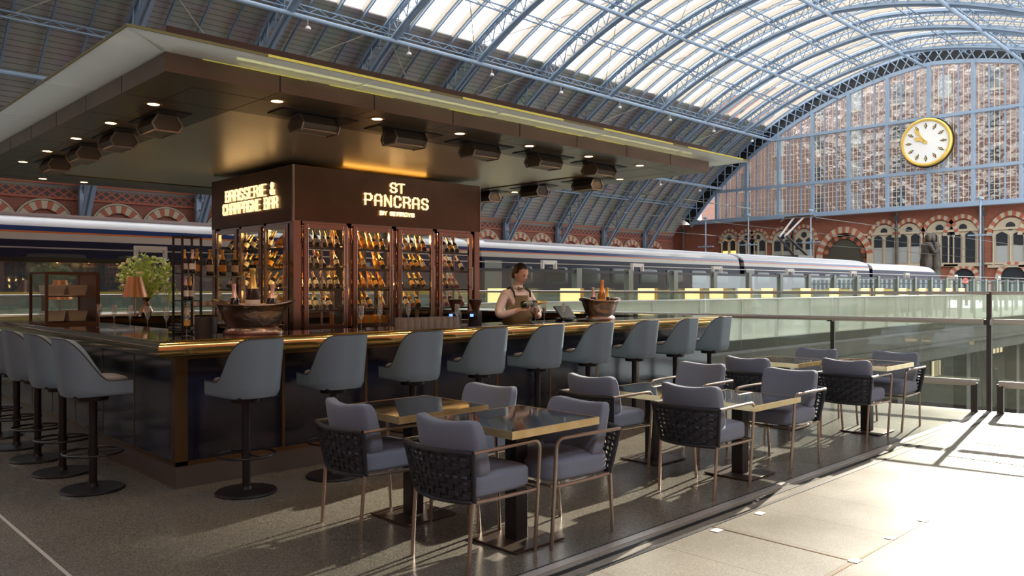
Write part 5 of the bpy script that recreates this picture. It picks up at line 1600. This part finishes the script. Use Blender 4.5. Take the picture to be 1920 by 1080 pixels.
SLb = [(1.96, 6.64), (1.955, 7.42), (1.95, 8.17), (1.95, 8.93), (1.95, 9.7)]
for i, (x, y) in enumerate(SLb):
    dup(stool, (x, y, 0), R([-2, 1, 0, 2, 0][i]), '%s bar stool from the near corner along the left side of the bar' % ORD[i])

# ================================================================ TERRACE CHAIRS
def make_chair():
    t = thing('armchair', 'x', 'chair', (0, 0, 0))
    def back(u, z):                       # u -1..1 across, returns point on curved back
        k = (z - .38) / .28
        w = .245 + .04 * k
        return Vector((-.235 - .05 * k - .075 * (1 - u * u), u * w, z))
    for sy in (-1, 1):
        mb = MB(); mb.tube([(-.275, sy * .235, 0), (-.245, sy * .243, .385)], .0115, 8); mb.build('leg', 'tube_bronze', t)
        mb = MB(); mb.tube([(.265, sy * .235, 0), (.262, sy * .262, .385)], .0115, 8); mb.build('leg', 'tube_bronze', t)
    for sy in (-1, 1):
        a = back(sy, .66); pts = [(.262, sy * .262, .385), (.262, sy * .275, .60)]
        for k in range(6):
            th = PI / 2 * k / 5
            pts.append((.262 - .055 + .055 * math.cos(th), sy * (.276 + .004 * k / 5), .61 + .055 * math.sin(th)))
        pts += [(.05, sy * .287, .667), (a.x, a.y + sy * .004, .665)]
        mb = MB(); mb.tube(pts, .0115, 8); mb.build('armrest', 'tube_bronze', t)
    mb = MB()
    rim = [back(-1 + 2 * k / 16, .665) for k in range(17)]; low = [back(-1 + 2 * k / 16, .385) for k in range(17)]
    mb.tube(rim, .0165, 8); mb.tube(low, .014, 8)
    for s in (-1, 1): mb.tube([back(s, .385), back(s, .52), back(s, .665)], .015, 8)
    mb.build('back_frame', 'rope', t)
    mb = MB()
    def ribbon(pts, wd, th, vert):
        vs = []; n = len(pts)
        for i, p in enumerate(pts):
            a = pts[max(0, i - 1)]; b = pts[min(n - 1, i + 1)]; d = (b - a).normalized()
            nr = Vector((-1, p.y * .55 / .25, 0)).normalized(); s = d.cross(nr).normalized()
            for q, r_ in ((-1, -1), (1, -1), (1, 1), (-1, 1)): vs.append(p + s * (q * wd / 2) + nr * (r_ * th / 2))
        fs = [(i * 4 + k, i * 4 + (k + 1) % 4, i * 4 + 4 + (k + 1) % 4, i * 4 + 4 + k) for i in range(n - 1) for k in range(4)]
        mb.add(vs, fs)
    nu, nv, am = 11, 8, .0055
    for i in range(nu):
        u = -1 + 2 * (i + .5) / nu
        pts = []
        for j in range(3 * nv + 1):
            p = back(u, .39 + .27 * j / (3 * nv)); nr = Vector((-1, p.y * 2.2, 0)).normalized()
            pts.append(p + nr * am * math.sin(PI * (j / 3 - .5 + .5 + i)) )
        ribbon(pts, .021, .006, True)
    for j in range(nv):
        z = .39 + .27 * (j + .5) / nv
        pts = []
        for i in range(nu * 3 + 1):
            p = back(-1 + 2 * i / (3 * nu), z); nr = Vector((-1, p.y * 2.2, 0)).normalized()
            s_ = math.sin(PI * i / 3) * (1 if j % 2 == 0 else -1)
            pts.append(p - nr * am * s_ * 1.0)
        ribbon(pts, .017, .006, False)
    mb.build('woven_back', 'rope', t)
    mb = MB()
    pts = [Vector(p) for p in low[::2]] + [Vector((-.1, .252, .38)), Vector((.1, .258, .378)), Vector((.235, .262, .378)), Vector((.262, .24, .378)), Vector((.272, 0, .376)), Vector((.262, -.24, .378)), Vector((.235, -.262, .378)), Vector((.1, -.258, .378)), Vector((-.1, -.252, .38))]
    mb.tube(pts, .0115, 8, closed=True); mb.build('seat_frame', 'tube_bronze', t)
    def fn(q):
        if q.x < 0: q.x -= .05 * (1 - (q.y / .25) ** 2) * (-q.x / .25)
        if q.x > 0: q.x += .012 * (1 - (q.y / .25) ** 2)
        if q.z > 0: q.z += .016 * (1 - (q.x / .25) ** 2) * (1 - (q.y / .25) ** 2)
        return q
    mb = MB(); mb.superbox((.0, 0, .452), (.50, .47, .135), n=7, seg=12, fn=fn); mb.build('seat_cushion', 'fabric', t, ang=70)
    def fb(q):
        h = q.z / .18; w = q.y / .245
        q.x *= (1 - .25 * max(0, h))
        q.z += .045 * abs(w) ** 3 * max(0, h) - .008 * (1 - abs(w)) * max(0, h)
        q.y *= 1 + .03 * h
        q.x += -.06 * (1 - w * w) + .0
        q.x -= .24 * q.z
        return q
    mb = MB(); mb.superbox((-.168, 0, .650), (.12, .49, .33), n=6.0, seg=14, fn=fb); mb.build('back_cushion', 'fabric', t, ang=80)
    return t
chair = make_chair()
CHS = [(3.09, 3.49, 0, 2, 'woven-back chair nearest the camera, facing right at the front table'),
       (3.72, 3.43, 180, -3, 'grey-cushioned chair facing left at the right of the front table'),
       (3.04, 4.41, 0, -2, 'woven-back chair at the left of the table behind the front one'),
       (3.84, 4.38, 180, 4, 'chair mostly hidden behind the front table, its back cushion showing'),
       (5.37, 3.38, 0, 2, 'woven-back chair at the middle table beside the metal floor channel'),
       (6.56, 3.38, 180, 0, 'chair facing left at the middle table beside the metal floor channel'),
       (5.34, 4.32, 0, 0, 'woven-back chair at the middle table nearer the bar'),
       (6.50, 4.25, 180, 3, 'chair facing left at the middle table nearer the bar'),
       (8.34, 3.46, 0, 0, 'woven-back chair at the far table beside the metal floor channel'),
       (9.26, 3.46, 180, 0, 'chair facing left at the far table beside the metal floor channel'),
       (7.85, 4.30, 0, 0, 'woven-back chair at the far table nearer the bar'),
       (9.12, 4.32, 180, 0, 'chair facing left at the far table nearer the bar')]
for i, (x, y, a, da, lab) in enumerate(CHS):
    if i == 0: chair.location = (x, y, 0); chair.rotation_euler = (0, 0, R(a + da)); chair['label'] = lab
    else: dup(chair, (x, y, 0), R(a + da), lab)

# ================================================================ TERRACE TABLES
def make_table(h, label, loc, rz=0, wx=.75, wy=.70):
    t = thing('cafe_table', label, 'table', (loc[0], loc[1], 0), rz)
    mb = MB(); mb.b2(-wx / 2 + .006, wx / 2 - .006, -wy / 2 + .006, wy / 2 - .006, h - .035, h - .001); mb.build('tabletop', 'stone_top', t, smooth=False)
    mb = MB()
    for (x0, x1, y0, y1) in ((-wx / 2, wx / 2, -wy / 2, -wy / 2 + .008), (-wx / 2, wx / 2, wy / 2 - .008, wy / 2), (-wx / 2, -wx / 2 + .008, -wy / 2 + .008, wy / 2 - .008), (wx / 2 - .008, wx / 2, -wy / 2 + .008, wy / 2 - .008)):
        mb.b2(x0, x1, y0, y1, h - .045, h)
    mb.build('brass_edge', 'brass_edge', t, smooth=False)
    mb = MB(); mb.b2(-.05, .05, -.05, .05, .015, h - .045); mb.b2(-.18, .18, -.18, .18, h - .055, h - .045); mb.build('column', 'black_iron', t, smooth=False, bevel=.003)
    mb = MB(); mb.b2(-.21, .21, -.21, .21, .004, .016); mb.build('base_plate', 'base_plate', t, smooth=False, bevel=.002)
    mb = MB()
    for a in (-.18, .18):
        for b_ in (-.18, .18): mb.cyl((a, b_, 0), .02, .005, 10)
    mb.build('foot_pad', 'rubber', t)
    return t
make_table(.755, 'square black stone table with brass edge in front, nearest the camera', (3.44, 3.50), 0)
make_table(.75, 'brass-edged black table behind the front table, nearer the bar', (3.31, 4.37), 0)
make_table(.64, 'low brass-edged table in the middle, nearer the bar', (5.94, 4.28), 0)
make_table(.64, 'low brass-edged table in the middle, nearer the metal floor channel', (6.0, 3.44), 0)
make_table(.745, 'far brass-edged table nearer the metal floor channel', (8.76, 3.50), 0)
make_table(.745, 'far brass-edged table nearer the glass balustrade', (8.42, 4.28), 0)

# ================================================================ THE BARTENDER
man = thing('person', 'person in white shirt, bow tie and olive apron pouring champagne behind the bar', 'person', (6.83, 6.98, 0.0), R(-98))
J = [((0, 0, .98), (.125, .165)),       # 0 pelvis
     ((.01, 0, 1.12), (.11, .145)), ((.03, 0, 1.30), (.12, .165)), ((.05, 0, 1.44), (.105, .17)), ((.055, 0, 1.525), .062), ((.075, .01, 1.60), .055), ((.085, .01, 1.66), .06),
     ((.04, -.175, 1.475), .068), ((.06, -.285, 1.27), .056), ((.10, -.30, 1.215), .052), ((.25, -.17, 1.27), .040), ((.31, -.12, 1.30), .028),
     ((.04, .175, 1.475), .068), ((.09, .275, 1.28), .054), ((.13, .27, 1.20), .050), ((.22, .18, 1.22), .039), ((.265, .115, 1.245), .027),
     ((.0, -.10, .88), .10), ((.02, -.11, .50), .066), ((.0, -.11, .10), .045), ((.10, -.12, .035), .04), ((.17, -.125, .03), .032),
     ((.0, .10, .88), .10), ((.02, .11, .50), .066), ((.0, .11, .10), .045), ((.10, .12, .035), .04), ((.17, .125, .03), .032)]
E = [(0, 1), (1, 2), (2, 3), (3, 4), (4, 5), (5, 6), (3, 7), (7, 8), (8, 9), (9, 10), (10, 11), (3, 12), (12, 13), (13, 14), (14, 15), (15, 16), (0, 17), (17, 18), (18, 19), (19, 20), (20, 21), (0, 22), (22, 23), (23, 24), (24, 25), (25, 26)]
vs, fs = skin_obj('body', *chain_body(J, E), 'shirt')
mb = MB(); mb.mats = ['shirt', 'skin', 'trousers', 'black', 'lips', 'eye', 'hair']
def regional(c):
    if c.z > 1.555: return 'skin'
    if c.z < .10: return 'black'
    if c.z < 1.0: return 'trousers'
    if c.x > (.275 if c.y < 0 else .235) and c.z > 1.2: return 'skin'
    return 'shirt'
o_ = len(mb.v); mb.v += [tuple(v) for v in vs]
for f in fs:
    c = sum((vs[i] for i in f), Vector()) / len(f)
    mb.f.append(tuple(i + o_ for i in f)); mb.m.append(mb.mi(regional(c)))
# head, turned to his left and tilted down
HM = Matrix.Translation((.10, .015, 1.715)) @ Matrix.Rotation(R(10), 4, 'Z') @ Matrix.Rotation(R(18), 4, 'Y')
hv = MB()
def face(q):
    x, y, z = q
    if z < 0:
        k = -z / .118; y *= 1 - .34 * k ** 1.4; x = x * (1 - .18 * k) + .012 * k
    if x > 0.02:
        f = x / .1
        nz = math.exp(-(y / .014) ** 2) * max(0, 1 - abs((z + .018) / .034)) ; x += .030 * nz * f
        x += .007 * math.exp(-((z - .022) / .012) ** 2) * math.exp(-((abs(y) - .03) / .025) ** 2)
        x -= .009 * math.exp(-((z - .002) / .013) ** 2) * math.exp(-((abs(y) - .031) / .015) ** 2)
        x += .006 * math.exp(-((z + .063) / .010) ** 2) * math.exp(-(y / .024) ** 2)
        x += .008 * math.exp(-((z + .098) / .016) ** 2) * math.exp(-(y / .025) ** 2)
    return Vector((x, y, z))
hv.superbox((0, 0, 0), (.195, .158, .245), n=2.25, seg=22, fn=face)
o_ = len(mb.v)
for v in hv.v: mb.v.append(tuple(HM @ Vector(v)))
for f in hv.f:
    c = sum((Vector(hv.v[i]) for i in f), Vector()) / len(f)
    mm = 'lips' if (c.x > .05 and abs(c.z + .063) < .008 and abs(c.y) < .024) else 'skin'
    mb.f.append(tuple(i + o_ for i in f)); mb.m.append(mb.mi(mm))
ex = MB()
for s in (-1, 1):
    ex.superbox((.088, s * .031, .004), (.016, .028, .011), n=2, seg=4, m='eye')
    ex.superbox((.098, s * .032, .026), (.012, .042, .009), n=2, seg=4, m='hair')
    ex.superbox((-.002, s * .080, -.008), (.035, .016, .062), n=2, seg=6, m='skin')
o_ = len(mb.v)
for v in ex.v: mb.v.append(tuple(HM @ Vector(v)))
for f, k in zip(ex.f, ex.m): mb.f.append(tuple(i + o_ for i in f)); mb.m.append(mb.mi(ex.mats[k]))
# hands with five fingers each: palm + curled finger chains
def hand_mesh(wrist, pdir, across, palm_n, s=1.0):
    w = Vector(wrist); p = Vector(pdir).normalized(); a = Vector(across).normalized(); n_ = Vector(palm_n).normalized()
    hs = MB()
    def T(l, c, h): return w + p * l * s + a * c * s + n_ * h * s
    Mrot = Matrix((p, a, n_)).transposed()
    t = MB(); t.superbox((.045, 0, 0), (.10, .085, .032), n=3, seg=6)
    hs.add([w + Mrot @ (Vector(v) * s) for v in t.v], t.f)
    for c, L, b in ((-.031, .066, 0), (-.011, .076, 0), (.010, .072, 0), (.030, .056, 0)):
        pts = [T(.08, c, 0), T(.08 + L * .42, c * 1.1, .012), T(.08 + L * .66, c * 1.1, .034), T(.08 + L * .66, c * 1.05, .056)]
        hs.tube(pts, [.0095 * s, .009 * s, .0085 * s, .007 * s], 7)
    pts = [T(.025, -.035, .004), T(.045, -.062, .018), T(.062, -.064, .040), T(.070, -.055, .056)]
    hs.tube(pts, [.012 * s, .0105 * s, .0095 * s, .008 * s], 7)
    return hs
for h in (hand_mesh((.295, -.135, 1.292), (.55, .75, .05), (.7, -.5, -.2), (-.1, -.05, 1)), hand_mesh((.26, .115, 1.245), (.6, -.72, .25), (-.75, -.6, 0), (-.1, -.1, 1))):
    o_ = len(mb.v); mb.v += [tuple(v) for v in h.v]
    for f in h.f: mb.f.append(tuple(i + o_ for i in f)); mb.m.append(mb.mi('skin'))
mb.build('body', parent=man, ang=70)
# hair
hr = MB()
def hairf(q):
    x, y, z = q
    return Vector((x - .008, y, z + .012))
hr.superbox((0, 0, 0), (.212, .172, .262), n=2.2, seg=20, fn=hairf)
keep = []
for f in hr.f:
    c = sum((Vector(hr.v[i]) for i in f), Vector()) / len(f)
    lim = .092 if c.x > .055 else (.075 if c.x > .03 else (.02 if c.x > -.005 else -.06))
    if c.z > lim + (.0 if abs(c.y) < .06 else -.0): keep.append(f)
hr.f = keep; hr.m = [0] * len(keep); hr.v = [tuple(HM @ Vector(v)) for v in hr.v]
hr.build('hair', 'hair', man, ang=70)
# collar, bow tie, apron
mb = MB(); mb.lathe([(.066, 0), (.072, .012), (.062, .05), (.056, .05), (.058, .0)], (.062, 0, 1.535), 18); mb.build('collar', 'white_paint', man)
mb = MB()
for s in (-1, 1): mb.add([(.145, 0, 1.545), (.14, s * .055, 1.568), (.14, s * .055, 1.522), (.155, 0, 1.545), (.152, s * .05, 1.565), (.152, s * .05, 1.525)], [(0, 1, 2), (3, 5, 4), (0, 3, 4, 1), (1, 4, 5, 2), (2, 5, 3, 0)])
mb.superbox((.15, 0, 1.545), (.02, .022, .024), n=3, seg=4); mb.build('bow_tie', 'apron', man)
mb = MB()
def apr(u, v):
    z = .60 + .86 * v
    hwid = .24 if z < 1.12 else .24 - (z - 1.12) / .34 * .115
    a = (-1 + 2 * u); y = a * hwid
    if z < 1.0: fx = .16 + .012 * math.sin(a * 9)
    elif z < 1.15: fx = .15
    else: fx = .15 + (z - 1.15) * .10
    x = fx - .13 * a * a * (1 if z < 1.15 else .55)
    return (x, y, z)
mb.grid(apr, 20, 22); mb.grid(lambda u, v: tuple(Vector(apr(u, v)) + Vector((.008, 0, 0))), 20, 22)
for s in (-1, 1): mb.tube([(.165, s * .115, 1.44), (.15, s * .12, 1.50), (.06, s * .10, 1.552), (-.05, s * .07, 1.53), (-.09, s * .04, 1.4)], .009, 5, m=None)
mb.build('apron', 'apron', man, ang=60)
mb = MB()
for s in (-1, 1): mb.tube([(.172, s * .115, 1.44), (.155, s * .125, 1.505), (.06, s * .105, 1.56), (-.04, s * .08, 1.54)], .011, 6)
mb.build('apron_strap', 'black', man)
# bottle in his hands (lies along his left side, neck toward the glasses)
wm = man.location; ca, sa = math.cos(R(-98)), math.sin(R(-98))
def mw(x, y, z): return Vector((wm.x + ca * x - sa * y, wm.y + sa * x + ca * y, wm.z + z))
b0 = mw(.33, -.14, 1.352); b1 = mw(.43, .2, 1.385)
q = (b1 - b0).normalized().to_track_quat('Z', 'Y').to_euler()
put_bottle(6, b0, tuple(q), 'green champagne bottle with gold foil held level in the bartender\'s hands', None, 1.0)
